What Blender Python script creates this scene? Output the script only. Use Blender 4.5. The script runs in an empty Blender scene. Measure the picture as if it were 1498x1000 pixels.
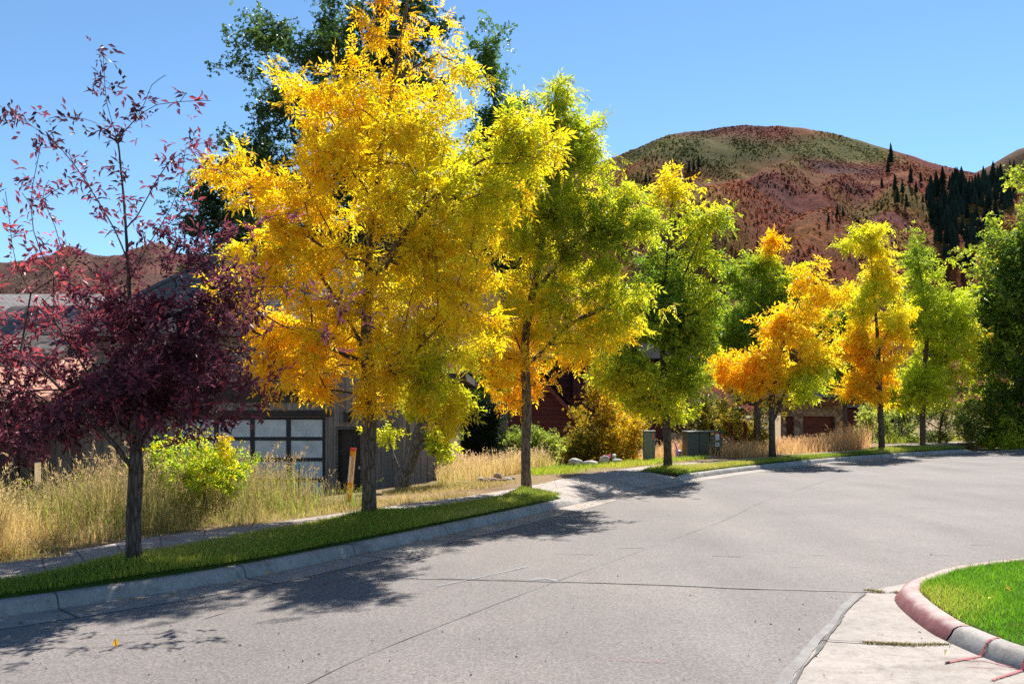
import bpy, math, random
import numpy as np
from mathutils import Vector

F, U0, V0, EYE = 1300.0, 749.0, 600.0, 1.6
scene = bpy.context.scene
COL = scene.collection
R = np.random.default_rng(11)

def gp(u, v, h=0.0):
    """point on the level h that the photograph shows at pixel u, v"""
    y = F * (EYE - h) / (v - V0)
    return np.array([(u - U0) * y / F, y, h])
def at(u, v, y):
    return np.array([(u - U0) * y / F, y, EYE + (V0 - v) * y / F])

# ------------------------------------------------------------------ objects
def tag(o, label=None, cat=None, group=None, kind=None):
    if label: o["label"] = label
    if cat: o["category"] = cat
    if group: o["group"] = group
    if kind: o["kind"] = kind
    return o

def empty(name, loc, label, cat, group=None):
    o = bpy.data.objects.new(name, None)
    o.empty_display_size = .2
    o.location = [float(c) for c in loc]
    COL.objects.link(o)
    return tag(o, label, cat, group)

def mesh_obj(name, V, faces, mat, parent=None, col=None, smooth=False):
    """V (n,3) world coordinates; faces = list of (m,k) index arrays"""
    V = np.asarray(V, np.float32).reshape(-1, 3)
    if parent is not None:
        a = parent
        while a is not None: V = V - np.array(a.matrix_basis.translation, np.float32); a = a.parent
    me = bpy.data.meshes.new(name)
    faces = [np.asarray(f, np.int32) for f in faces if len(f)]
    nl = sum(f.size for f in faces); npoly = sum(len(f) for f in faces)
    me.vertices.add(len(V)); me.loops.add(nl); me.polygons.add(npoly)
    me.vertices.foreach_set("co", V.ravel())
    me.loops.foreach_set("vertex_index", np.concatenate([f.ravel() for f in faces]))
    tot = np.concatenate([np.full(len(f), f.shape[1], np.int32) for f in faces])
    start = np.concatenate([[0], np.cumsum(tot)[:-1]]).astype(np.int32)
    me.polygons.foreach_set("loop_start", start)
    me.polygons.foreach_set("use_smooth", np.full(npoly, smooth))
    me.update(calc_edges=True)
    if col is not None:
        c = np.ones((len(V), 4), np.float32); c[:, :3] = col
        a = me.color_attributes.new("Col", "FLOAT_COLOR", "POINT")
        a.data.foreach_set("color", c.ravel())
    me.validate()
    o = bpy.data.objects.new(name, me)
    COL.objects.link(o)
    if mat: me.materials.append(mat)
    if parent is not None: o.parent = parent
    return o

class MB:
    """collects simple shapes into one mesh"""
    def __init__(s): s.V = []; s.Q = []; s.T = []; s.n = 0
    def add(s, V, quads=(), tris=()):
        V = np.asarray(V, float)
        for q in quads: s.Q.append([i + s.n for i in q])
        for t in tris: s.T.append([i + s.n for i in t])
        s.V.append(V); s.n += len(V); return s
    def box(s, a, b, yaw=0, piv=None):
        x0, y0, z0 = a; x1, y1, z1 = b
        V = np.array([[x0,y0,z0],[x1,y0,z0],[x1,y1,z0],[x0,y1,z0],[x0,y0,z1],[x1,y0,z1],[x1,y1,z1],[x0,y1,z1]], float)
        if yaw:
            c, n = math.cos(yaw), math.sin(yaw)
            p = np.array(piv if piv is not None else ((x0+x1)/2, (y0+y1)/2, 0))[:2]
            d = V[:, :2] - p
            V[:, 0] = p[0] + d[:, 0]*c - d[:, 1]*n; V[:, 1] = p[1] + d[:, 0]*n + d[:, 1]*c
        return s.add(V, [(0,3,2,1),(4,5,6,7),(0,1,5,4),(1,2,6,5),(2,3,7,6),(3,0,4,7)])
    def prism(s, poly, dvec):
        """poly (n,3) planar outline pushed along dvec"""
        P = np.asarray(poly, float); n = len(P)
        V = np.vstack([P, P + np.asarray(dvec, float)])
        qs = [(i, (i+1) % n, n + (i+1) % n, n + i) for i in range(n)]
        s.add(V, qs)
        c0 = len(s.V[-1])
        b = s.n - c0
        for i in range(1, n-1):
            s.T.append([b, b+i+1, b+i]); s.T.append([b+n, b+n+i, b+n+i+1])
        return s
    def tube(s, pts, radii, sides=8, cap=True):
        V, Q, T = tube_arrays(np.asarray(pts, float), np.asarray(radii, float), sides, cap)
        return s.add(V, Q.tolist(), T.tolist())
    def build(s, name, mat, parent=None, smooth=False, bevel=0):
        o = mesh_obj(name, np.vstack(s.V), [np.array(s.Q, int).reshape(-1, 4), np.array(s.T, int).reshape(-1, 3)], mat, parent, None, smooth)
        if bevel:
            m = o.modifiers.new("bevel", "BEVEL"); m.width = bevel; m.segments = 2; m.limit_method = 'ANGLE'
        return o

def tube_arrays(P, r, sides, cap=True):
    n = len(P)
    t = np.gradient(P, axis=0); t /= (np.linalg.norm(t, axis=1, keepdims=True) + 1e-9)
    ref = np.array([.93, .31, .12]) if abs(t[0] @ np.array([.93, .31, .12])) < .9 else np.array([0, .2, .98])
    a = np.cross(t, ref); a /= (np.linalg.norm(a, axis=1, keepdims=True) + 1e-9)
    b = np.cross(t, a)
    ang = np.arange(sides) * 2 * math.pi / sides
    V = P[:, None] + r[:, None, None] * (a[:, None] * np.cos(ang)[None, :, None] + b[:, None] * np.sin(ang)[None, :, None])
    V = V.reshape(-1, 3)
    i = np.arange(n - 1)[:, None] * sides; j = np.arange(sides)[None]; k = (j + 1) % sides
    Q = np.stack([i + j, i + k, i + sides + k, i + sides + j], -1).reshape(-1, 4)
    T = np.zeros((0, 3), int)
    if cap:
        V = np.vstack([V, P[-1] + t[-1]*r[-1]*.3, P[0]])
        e = (n - 1) * sides; m = n * sides
        jj = np.arange(sides); kk = (jj + 1) % sides
        T = np.vstack([np.stack([e + jj, e + kk, np.full(sides, m)], -1), np.stack([kk, jj, np.full(sides, m + 1)], -1)])
    return V, Q, T

def crom(P, step=.25):
    P = np.asarray(P, float); out = []
    E = np.vstack([2*P[0]-P[1], P, 2*P[-1]-P[-2]])
    for i in range(1, len(E) - 2):
        n = max(2, int(np.linalg.norm(E[i+1]-E[i]) / step))
        t = np.linspace(0, 1, n, endpoint=False)[:, None]
        a, b, c, d = E[i-1], E[i], E[i+1], E[i+2]
        out.append(.5*((2*b) + (c-a)*t + (2*a-5*b+4*c-d)*t**2 + (3*b-a-3*c+d)*t**3))
    out.append(P[-1:]); return np.vstack(out)
def offset(C, d):
    """plan curve moved d to its left"""
    t = np.gradient(C[:, :2], axis=0); t /= np.linalg.norm(t, axis=1, keepdims=True)
    O = C.copy(); O[:, 0] -= t[:, 1]*d; O[:, 1] += t[:, 0]*d
    return O
def inside(P, poly):
    x, y = P[:, 0], P[:, 1]; c = np.zeros(len(P), bool); n = len(poly)
    for i in range(n):
        x0, y0 = poly[i][:2]; x1, y1 = poly[(i+1) % n][:2]
        if y0 == y1: continue
        c ^= ((y0 > y) != (y1 > y)) & (x < (x1-x0)*(y-y0)/(y1-y0) + x0)
    return c
def scatter(poly, n, rng):
    poly = np.asarray(poly)[:, :2]; lo, hi = poly.min(0), poly.max(0); out = []
    k = 0
    while k < n:
        p = lo + rng.random((n*2, 2))*(hi-lo); p = p[inside(p, poly)]
        out.append(p); k += len(p)
    return np.vstack(out)[:n]
class Noise:
    def __init__(s, seed, freq=1.0, k=14, dim=3):
        g = np.random.default_rng(seed)
        d = g.normal(size=(k, dim)); d /= np.linalg.norm(d, axis=1, keepdims=True)
        s.w = d * (freq * g.uniform(.6, 2.2, (k, 1))); s.p = g.uniform(0, 6.28, k); s.k = k
    def __call__(s, P):
        return np.sin(np.asarray(P) @ s.w.T + s.p).sum(1) / math.sqrt(s.k / 2)    # about unit variance
def unit(v): return v / (np.linalg.norm(v, axis=-1, keepdims=True) + 1e-9)

# ------------------------------------------------------------------ materials
def nodes(name):
    m = bpy.data.materials.new(name); m.use_nodes = True
    nt = m.node_tree; nt.nodes.clear()
    out = nt.nodes.new("ShaderNodeOutputMaterial")
    return m, nt, out
def nd(nt, kind, **kw):
    n = nt.nodes.new(kind)
    for k, v in kw.items():
        if k.startswith("i_"):
            key = k[2:].replace("_", " ")
            n.inputs[key].default_value = v
        else: setattr(n, k, v)
    return n
def coords(nt, scale=(1, 1, 1), rot=(0, 0, 0), src="Object"):
    tc = nd(nt, "ShaderNodeTexCoord"); mp = nd(nt, "ShaderNodeMapping")
    mp.inputs["Scale"].default_value = scale; mp.inputs["Rotation"].default_value = rot
    nt.links.new(tc.outputs[src], mp.inputs["Vector"]); return mp.outputs["Vector"]
def ramp(nt, fac, stops):
    r = nd(nt, "ShaderNodeValToRGB"); e = r.color_ramp.elements
    while len(e) < len(stops): e.new(.5)
    for i, (p, c) in enumerate(stops): e[i].position = p; e[i].color = (*c, 1)
    nt.links.new(fac, r.inputs["Fac"]); return r.outputs["Color"]
def noise(nt, vec, scale, detail=4, rough=.6):
    n = nd(nt, "ShaderNodeTexNoise"); n.inputs["Scale"].default_value = scale
    n.inputs["Detail"].default_value = detail; n.inputs["Roughness"].default_value = rough
    nt.links.new(vec, n.inputs["Vector"]); return n.outputs["Fac"]
def mix(nt, a, b, fac, mode="MIX"):
    m = nd(nt, "ShaderNodeMix", data_type='RGBA', blend_type=mode)
    for s, v in ((6, a), (7, b), (0, fac)):
        if hasattr(v, "is_linked") or hasattr(v, "links"): nt.links.new(v, m.inputs[s])
        elif s == 0: m.inputs[0].default_value = v
        else: m.inputs[s].default_value = (*v, 1)
    return m.outputs[2]
def bump(nt, h, strength=.4, dist=.02):
    b = nd(nt, "ShaderNodeBump"); b.inputs["Strength"].default_value = strength; b.inputs["Distance"].default_value = dist
    nt.links.new(h, b.inputs["Height"]); return b.outputs["Normal"]
def pbsdf(nt, out, col, rough=.8, normal=None, spec=.3, metal=0):
    p = nd(nt, "ShaderNodeBsdfPrincipled")
    p.inputs["Roughness"].default_value = rough; p.inputs["Specular IOR Level"].default_value = spec; p.inputs["Metallic"].default_value = metal
    if hasattr(col, "links"): nt.links.new(col, p.inputs["Base Color"])
    else: p.inputs["Base Color"].default_value = (*col, 1)
    if normal is not None: nt.links.new(normal, p.inputs["Normal"])
    nt.links.new(p.outputs[0], out.inputs["Surface"]); return p

def mat_plain(name, col, rough=.6, var=.25, scale=6, spec=.3, metal=0, bmp=.0):
    m, nt, out = nodes(name); v = coords(nt)
    n = noise(nt, v, scale, 6, .65)
    c = ramp(nt, n, [(.3, tuple(x*(1-var) for x in col)), (.7, tuple(min(1, x*(1+var)) for x in col))])
    pbsdf(nt, out, c, rough, bump(nt, n, bmp, .02) if bmp else None, spec, metal); return m

def mat_asphalt():
    m, nt, out = nodes("asphalt"); v = coords(nt)
    vo = nd(nt, "ShaderNodeTexVoronoi"); vo.inputs["Scale"].default_value = 70; nt.links.new(v, vo.inputs["Vector"])
    base = ramp(nt, vo.outputs["Color"], [(.1, (.095, .085, .081)), (.5, (.158, .143, .137)), (.8, (.245, .222, .212))])
    sp = noise(nt, v, 40, 3, .7)
    base = mix(nt, base, ramp(nt, sp, [(.35, (.12, .108, .103)), (.65, (.24, .218, .207))]), .45)
    vs = coords(nt, (.9, .14, 1), (0, 0, -.75))
    big = noise(nt, vs, .9, 5, .6)
    base = mix(nt, base, ramp(nt, big, [(.3, (.84, .83, .83)), (.7, (1.05, 1.04, 1.03))]), 1.0, "MULTIPLY")
    b2 = noise(nt, v, .35, 6, .62)
    base = mix(nt, base, ramp(nt, b2, [(.35, (.84, .84, .85)), (.68, (1.12, 1.09, 1.05))]), 1.0, "MULTIPLY")
    h = mix(nt, vo.outputs["Distance"], sp, .5)
    pbsdf(nt, out, base, .85, bump(nt, h, .5, .006), .25); return m

def mat_concrete(name, col, stain=.35):
    m, nt, out = nodes(name); v = coords(nt)
    a = noise(nt, v, 1.3, 8, .7); f = noise(nt, v, 60, 3, .7)
    c = ramp(nt, a, [(.3, tuple(x*(1-stain) for x in col)), (.55, col), (.75, tuple(x*1.12 for x in col))])
    g_ = noise(nt, v, 9, 6, .75); c = mix(nt, c, ramp(nt, g_, [(.28, (.66, .64, .62)), (.5, (1, 1, 1)), (.72, (1.12, 1.1, 1.08))]), 1.0, "MULTIPLY")
    st = noise(nt, coords(nt, (.7, 2.2, 1), (0, 0, .5)), 1.1, 5, .65); c = mix(nt, c, ramp(nt, st, [(.32, (.68, .65, .62)), (.46, (1, 1, 1))]), 1.0, "MULTIPLY")
    c = mix(nt, c, ramp(nt, f, [(.3, (.8, .8, .8)), (.7, (1.1, 1.1, 1.1))]), 1.0, "MULTIPLY")
    pbsdf(nt, out, c, .88, bump(nt, f, .3, .004), .25); return m

def mat_leaf(name, trans=.5, gloss=.35, rough=.42, sat=1.0, tmul=1.25):
    m, nt, out = nodes(name)
    at_ = nd(nt, "ShaderNodeVertexColor", layer_name="Col")
    p = nd(nt, "ShaderNodeBsdfPrincipled"); p.inputs["Roughness"].default_value = rough; p.inputs["Specular IOR Level"].default_value = gloss
    nt.links.new(at_.outputs["Color"], p.inputs["Base Color"])
    t = nd(nt, "ShaderNodeBsdfTranslucent")
    hs = nd(nt, "ShaderNodeHueSaturation"); hs.inputs["Saturation"].default_value = sat; hs.inputs["Value"].default_value = tmul
    nt.links.new(at_.outputs["Color"], hs.inputs["Color"]); nt.links.new(hs.outputs["Color"], t.inputs["Color"])
    mx = nd(nt, "ShaderNodeMixShader"); mx.inputs[0].default_value = trans
    nt.links.new(p.outputs[0], mx.inputs[1]); nt.links.new(t.outputs[0], mx.inputs[2]); nt.links.new(mx.outputs[0], out.inputs["Surface"])
    return m

def mat_bark(name, dark, light):
    m, nt, out = nodes(name); v = coords(nt, (1, 1, .16))
    n = noise(nt, v, 34, 6, .7); w = nd(nt, "ShaderNodeTexVoronoi", feature='DISTANCE_TO_EDGE'); w.inputs["Scale"].default_value = 30
    nt.links.new(v, w.inputs["Vector"])
    c = ramp(nt, n, [(.3, dark), (.7, light)])
    c = mix(nt, c, ramp(nt, w.outputs["Distance"], [(.0, (.35, .33, .32)), (.22, (1, 1, 1))]), 1.0, "MULTIPLY")
    pbsdf(nt, out, c, .9, bump(nt, mix(nt, w.outputs["Distance"], n, .5), .9, .03), .2); return m

def mat_siding(name, col, pitch, vertical=True, depth=.5):
    m, nt, out = nodes(name); v = coords(nt)
    sep = nd(nt, "ShaderNodeSeparateXYZ"); nt.links.new(v, sep.inputs[0])
    def mth(op, a, b=None):
        n = nd(nt, "ShaderNodeMath", operation=op)
        for i, s in enumerate((a, b)):
            if s is None: continue
            if hasattr(s, "links"): nt.links.new(s, n.inputs[i])
            else: n.inputs[i].default_value = s
        return n.outputs[0]
    s = mth('ADD', sep.outputs[0], sep.outputs[1]) if vertical else sep.outputs[2]
    q = mth('DIVIDE', s, pitch); fr = mth('FRACT', q); cell = mth('FLOOR', q)
    wn = nd(nt, "ShaderNodeTexWhiteNoise", noise_dimensions='1D'); nt.links.new(cell, wn.inputs["W"])
    gr = noise(nt, coords(nt, (14, 14, .8) if vertical else (.8, .8, 14)), 1.4, 5, .7)
    c = ramp(nt, gr, [(.3, tuple(x*.72 for x in col)), (.7, tuple(x*1.25 for x in col))])
    c = mix(nt, c, ramp(nt, wn.outputs[0], [(0, (.8, .8, .8)), (1, (1.15, 1.13, 1.1))]), 1.0, "MULTIPLY")
    edge = ramp(nt, fr, [(0, (.25, .25, .25)), (.07, (1, 1, 1)), (.93, (1, 1, 1)), (1, (.25, .25, .25))])
    c = mix(nt, c, edge, .8, "MULTIPLY")
    pbsdf(nt, out, c, .8, bump(nt, edge, depth, .03), .25); return m

def mat_shingle(name, a, b, ws=(1, 1, 1)):
    m, nt, out = nodes(name); v = coords(nt, ws, (0, 0, 0))
    br = nd(nt, "ShaderNodeTexBrick"); br.inputs["Scale"].default_value = 1.0
    br.inputs["Brick Width"].default_value = .32; br.inputs["Row Height"].default_value = .16; br.inputs["Mortar Size"].default_value = .012
    br.inputs["Color1"].default_value = (*a, 1); br.inputs["Color2"].default_value = (*b, 1); br.inputs["Mortar"].default_value = (*(x*.25 for x in a), 1)
    nt.links.new(v, br.inputs["Vector"])
    n = noise(nt, v, 5, 5, .7)
    c = mix(nt, br.outputs["Color"], ramp(nt, n, [(.3, (.7, .7, .7)), (.7, (1.2, 1.2, 1.2))]), 1.0, "MULTIPLY")
    pbsdf(nt, out, c, .95, bump(nt, br.outputs["Fac"], -.8, .03), .03); return m

def mat_stone_wall(name):
    m, nt, out = nodes(name); v = coords(nt, (1, 1, 1.5))
    w = nd(nt, "ShaderNodeTexVoronoi"); w.inputs["Scale"].default_value = 2.6; nt.links.new(v, w.inputs["Vector"])
    e = nd(nt, "ShaderNodeTexVoronoi", feature='DISTANCE_TO_EDGE'); e.inputs["Scale"].default_value = 2.6; nt.links.new(v, e.inputs["Vector"])
    c = ramp(nt, w.outputs["Color"], [(.1, (.16, .10, .075)), (.4, (.34, .26, .2)), (.65, (.42, .30, .22)), (.9, (.24, .2, .18))])
    c = mix(nt, c, ramp(nt, e.outputs["Distance"], [(.0, (.3, .28, .26)), (.06, (1, 1, 1))]), 1.0, "MULTIPLY")
    pbsdf(nt, out, c, .9, bump(nt, e.outputs["Distance"], .6, .05), .2); return m

M = {}
M["asphalt"] = mat_asphalt()
M["kerb"] = mat_concrete("kerb_concrete", (.34, .312, .288), .3)
M["gutter"] = mat_concrete("gutter_concrete", (.32, .282, .252), .28)
M["walk"] = mat_concrete("walk_concrete", (.345, .30, .27), .3)
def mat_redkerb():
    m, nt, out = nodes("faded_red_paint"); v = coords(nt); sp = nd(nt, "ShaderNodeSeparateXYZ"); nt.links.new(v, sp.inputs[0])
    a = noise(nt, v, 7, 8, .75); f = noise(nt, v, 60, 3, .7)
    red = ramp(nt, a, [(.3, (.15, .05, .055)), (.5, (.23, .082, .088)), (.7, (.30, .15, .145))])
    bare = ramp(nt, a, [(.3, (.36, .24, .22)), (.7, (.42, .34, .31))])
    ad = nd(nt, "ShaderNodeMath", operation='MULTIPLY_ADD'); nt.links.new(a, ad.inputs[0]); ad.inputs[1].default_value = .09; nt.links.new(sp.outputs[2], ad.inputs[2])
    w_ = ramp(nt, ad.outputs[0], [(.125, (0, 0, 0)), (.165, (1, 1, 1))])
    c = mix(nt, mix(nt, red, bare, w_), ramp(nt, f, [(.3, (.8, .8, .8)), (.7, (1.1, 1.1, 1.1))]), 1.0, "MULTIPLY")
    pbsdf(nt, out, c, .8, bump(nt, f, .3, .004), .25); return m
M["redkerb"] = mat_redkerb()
def mat_spray(name, col, cover=.5):
    m, nt, out = nodes(name); v = coords(nt); f = noise(nt, v, 55, 4, .8)
    p = nd(nt, "ShaderNodeBsdfPrincipled"); p.inputs["Base Color"].default_value = (*col, 1); p.inputs["Roughness"].default_value = .8
    t = nd(nt, "ShaderNodeBsdfTransparent"); k = ramp(nt, f, [(cover-.12, (0, 0, 0)), (cover+.12, (1, 1, 1))]); mx = nd(nt, "ShaderNodeMixShader")
    nt.links.new(k, mx.inputs[0]); nt.links.new(t.outputs[0], mx.inputs[1]); nt.links.new(p.outputs[0], mx.inputs[2]); nt.links.new(mx.outputs[0], out.inputs["Surface"]); return m
M["redline"] = mat_spray("red_spray", (.30, .022, .035), .42)
M["blueline"] = mat_spray("blue_spray", (.22, .27, .32), .52)
M["seal"] = mat_plain("crack_sealant", (.155, .144, .138), .75, .35, 5)
M["sealdark"] = mat_plain("crack_dark", (.085, .079, .075), .8, .4, 7)
M["leaf"] = mat_leaf("leaf_translucent", .6, .3, .45, 1.02, 1.3)
M["leafdull"] = mat_leaf("leaf_glossy_green", .38, .3, .45, 1.0, 1.3)
M["leafred"] = mat_leaf("leaf_purple", .45, .3, .45, .95, 1.4)
M["grass"] = mat_leaf("grass_blade", .45, .15, .6, 1.0, 1.2)
M["straw"] = mat_leaf("dry_stalk", .45, .15, .6, 1.0, 1.15)
M["bark"] = mat_bark("bark_ash", (.085, .060, .042), (.30, .215, .15))
M["barkdark"] = mat_bark("bark_dark", (.06, .044, .034), (.19, .14, .11))
M["barkgrey"] = mat_bark("bark_grey", (.09, .08, .07), (.28, .25, .22))
M["siding"] = mat_siding("brown_board", (.25, .195, .16), .16)
M["sidingh"] = mat_siding("grey_brown_lap", (.13, .108, .095), .2, False)
M["redsiding"] = mat_siding("red_lap_siding", (.115, .032, .028), .2, False, .9)
M["beam"] = mat_plain("dark_timber", (.05, .036, .029), .8, .3, 5, bmp=.2)
M["trimred"] = mat_plain("red_trim", (.16, .045, .035), .7, .25, 4)
M["shingle"] = mat_shingle("cedar_shingle", (.20, .17, .155), (.12, .102, .095))
M["shingledark"] = mat_shingle("dark_shingle", (.012, .012, .014), (.007, .007, .009))
M["shinglepale"] = mat_shingle("pale_shingle", (.36, .32, .30), (.28, .25, .24))
M["cedar"] = mat_plain("terracotta_sheet", (.62, .30, .19), .6, .2, 3)
M["black"] = mat_plain("black_metal", (.018, .018, .019), .5, .2, 4)
M["stonewall"] = mat_stone_wall("stone_veneer")
M["rock"] = mat_plain("field_stone", (.42, .38, .34), .9, .4, 7, bmp=.6)
M["rockred"] = mat_plain("red_stone", (.34, .235, .19), .9, .4, 9, bmp=.6)
M["green"] = mat_plain("utility_green", (.135, .16, .105), .5, .15, 5)
M["greendark"] = mat_plain("utility_dark_green", (.072, .082, .058), .5, .15, 5)
M["white"] = mat_plain("white_plastic", (.72, .70, .68), .55, .1, 9)
M["orange"] = mat_plain("orange_plastic", (.85, .36, .012), .5, .1, 9)
M["redcap"] = mat_plain("red_plastic", (.75, .07, .03), .5, .1, 9)
M["pink"] = mat_plain("pink_ribbon", (.80, .10, .55), .6, .1, 9)
M["ink"] = mat_plain("dark_ink", (.05, .03, .05), .7, .1, 9)
M["redink"] = mat_plain("red_ink", (.40, .06, .07), .7, .1, 9)
def mat_glass(name, col):
    m, nt, out = nodes(name); v = coords(nt)
    n = noise(nt, v, 2.2, 6, .7)
    c = ramp(nt, n, [(.3, tuple(x*.7 for x in col)), (.7, tuple(x*1.25 for x in col))])
    pbsdf(nt, out, c, .38, None, .5); return m
M["frost"] = mat_glass("frosted_glass", (.50, .52, .51))
M["glass"] = mat_glass("dark_window_glass", (.03, .035, .04))
def mat_ground():
    m, nt, out = nodes("dry_soil"); v = coords(nt)
    a = noise(nt, v, .5, 8, .7); f = noise(nt, v, 22, 5, .75)
    c = ramp(nt, a, [(.3, (.15, .10, .06)), (.5, (.27, .19, .115)), (.7, (.20, .17, .07))])
    c = mix(nt, c, ramp(nt, f, [(.3, (.55, .53, .5)), (.7, (1.25, 1.22, 1.15))]), 1.0, "MULTIPLY")
    pbsdf(nt, out, c, .95, bump(nt, f, .8, .04), .1); return m
M["ground"] = mat_ground()
def mat_turf():
    m, nt, out = nodes("turf_soil"); v = coords(nt)
    a = noise(nt, v, 1.1, 6, .7); f = noise(nt, v, 45, 4, .75)
    c = ramp(nt, a, [(.3, (.045, .075, .012)), (.6, (.07, .12, .016)), (.75, (.13, .14, .03))])
    c = mix(nt, c, ramp(nt, f, [(.3, (.5, .5, .5)), (.7, (1.25, 1.25, 1.2))]), 1.0, "MULTIPLY")
    pbsdf(nt, out, c, .95, bump(nt, f, .8, .03), .1); return m
M["turf"] = mat_turf()
def mat_vcol(name, rough=.95):
    m, nt, out = nodes(name)
    a = nd(nt, "ShaderNodeVertexColor", layer_name="Col"); v = coords(nt)
    f = noise(nt, v, .35, 6, .75)
    c = mix(nt, a.outputs["Color"], ramp(nt, f, [(.3, (.55, .55, .55)), (.7, (1.35, 1.35, 1.35))]), 1.0, "MULTIPLY")
    pbsdf(nt, out, c, rough, None, .1); return m
def mat_hill():
    m, nt, out = nodes("hill_soil"); a = nd(nt, "ShaderNodeVertexColor", layer_name="Col"); v = coords(nt)
    f = noise(nt, v, .45, 5, .8); g_ = noise(nt, v, .06, 6, .7)
    c = mix(nt, a.outputs["Color"], ramp(nt, f, [(.32, (.35, .36, .38)), (.5, (1, 1, 1)), (.66, (1.7, 1.5, 1.3))]), 1.0, "MULTIPLY")
    c = mix(nt, c, ramp(nt, g_, [(.35, (.65, .75, .75)), (.62, (1.3, 1.15, 1.05))]), 1.0, "MULTIPLY")
    pbsdf(nt, out, c, .95, bump(nt, f, 1.0, 1.6), .05); return m
M["hill"] = mat_hill(); M["shrub"] = mat_leaf("hill_shrub", .45, .1, .9, 1.0, 1.1); M["conifer"] = mat_vcol("conifer_needles")

# ------------------------------------------------------------------ road, kerbs, pavement
kpix = [(0,903),(180,876),(360,846),(520,812),(640,785),(740,762),(835,739),(905,721),(980,706),(1040,696),(1100,688),(1205,676.5),(1290,669.5),(1425,660.5)]
kc = [(-14,-3.5,0),(-8.5,2.4,0),(-5.8,5.1,0)] + [gp(u, v) for u, v in kpix] + [(24,38.2,0),(34,42,0),(60,47,0)]
KC = crom(kc, .25)                                   # foot of the left kerb
iA = int(np.argmin(np.linalg.norm(KC[:, :2] - gp(848,735.5)[:2], axis=1)))
iB = int(np.argmin(np.linalg.norm(KC[:, :2] - gp(985,705)[:2], axis=1)))
iC = int(np.argmin(np.linalg.norm(KC[:, :2] - gp(1425,660.5)[:2], axis=1)))

isl = [(9,.5,0),(6,2.2,0),(4.5,3.3,0),(3.6,4.35,0),gp(1498,983),gp(1390,940),gp(1354,919),gp(1325,895),gp(1313,879),gp(1321,867),gp(1346,856.5),gp(1373,847),gp(1408,840),gp(1498,829),(7.2,9.75,0),(11,10.6,0),(22,12,0)]
IC = crom(isl, .12)
IC[:, 2] = 0

def strip(name, A, B, mat, parent=None, smooth=False):
    n = len(A); V = np.vstack([A, B]); i = np.arange(n-1)
    return mesh_obj(name, V, [np.stack([i, i+1, n+i+1, n+i], 1)], mat, parent, None, smooth)
def sweep(name, rings, mat, parent=None, smooth=True, extra=None):
    """rings: list of (n,3) curves side by side -> one surface"""
    n = len(rings[0]); k = len(rings); V = np.vstack(rings); i = np.arange(n-1); fs = []
    for a in range(k-1): fs.append(np.stack([a*n+i, a*n+i+1, (a+1)*n+i+1, (a+1)*n+i], 1))
    for e in (0, n-1):
        if k == 4: fs.append(np.array([[e, n+e, 2*n+e, 3*n+e]]))
    return mesh_obj(name, V, fs, mat, parent, None, smooth)

# the road: one flat sheet from the left kerb to beyond the right edge
outl = [tuple(p) for p in offset(KC, .12)[:, :2]] + [(120, 60), (120, -25), (-14, -25)]
me = bpy.data.meshes.new("road")
me.from_pydata([(x, y, 0) for x, y in outl], [], [list(range(len(outl)))[::-1]]); me.update()
road = bpy.data.objects.new("road", me); COL.objects.link(road); me.materials.append(M["asphalt"])
tag(road, "grey asphalt street sweeping up past the trees", kind="structure")

def zset(C, z): C = C.copy(); C[:, 2] = z; return C
# gutter pan, left
gut = strip("gutter", zset(offset(KC, .02), .005), zset(offset(KC, -.42), .004), M["gutter"])
tag(gut, "pale concrete gutter along the left kerb", kind="structure")
def kerb(name, C, zt, label, mat, ztaper0=False, ztaper1=False):
    n = len(C); h = np.full(n, zt)
    s = np.arange(n) * np.linalg.norm(C[1:] - C[:-1], axis=1).mean()
    if ztaper0: h = np.minimum(h, .02 + (zt-.02)*np.clip(s/.7, 0, 1))
    if ztaper1: h = np.minimum(h, .02 + (zt-.02)*np.clip((s[-1]-s)/.7, 0, 1))
    def ring(d, k): Q = offset(C, d); Q[:, 2] = h*k; return Q
    rings = [ring(-.005, -.2), ring(.0, .06), ring(.03, .72), ring(.05, .94), ring(.08, 1.0), ring(.155, 1.0), ring(.175, .93), ring(.18, -.3)]
    o = sweep(name, rings, mat)
    return tag(o, label, kind="structure")
kerb("kerb", KC[:iA+1], .115, "grey concrete kerb beside the near grass verge", M["kerb"], False, True)
kerb("kerb", KC[iB:iC+1], .115, "grey concrete kerb beside the far grass verge", M["kerb"], True, True)
# joints across the kerb: thin dark grooves
def joint(i, C=KC, sgn=1):
    mb = MB()
    t = C[i+1]-C[i-1]; t[2] = 0; t /= np.linalg.norm(t); nrm = np.array([-t[1], t[0], 0])*sgn
    prof = [(-.43, .008), (-.004, .009), (.0, .012), (.03, .086), (.05, .112), (.08, .1185), (.158, .1185)]
    L = np.array([C[i] + nrm*d + np.array([0, 0, z]) for d, z in prof])
    n = len(L); V = np.vstack([L - t*.006, L + t*.006])
    mb.add(V, [(k, k+1, n+k+1, n+k) for k in range(n-1)])
    return mb
gj = MB()
for u, v in ((62,893),(355,847),(518,812.5),(655,782),(795,749),(1055,694),(1110,687),(1205,676),(1250,673),(1330,666)):
    i = int(np.argmin(np.linalg.norm(KC[:, :2] - gp(u, v)[:2], axis=1)))
    b = joint(i); gj.add(b.V[0], b.Q)
tag(gj.build("kerb_joints", M["sealdark"]), "dark joints between the kerb stones", kind="structure")

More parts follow.
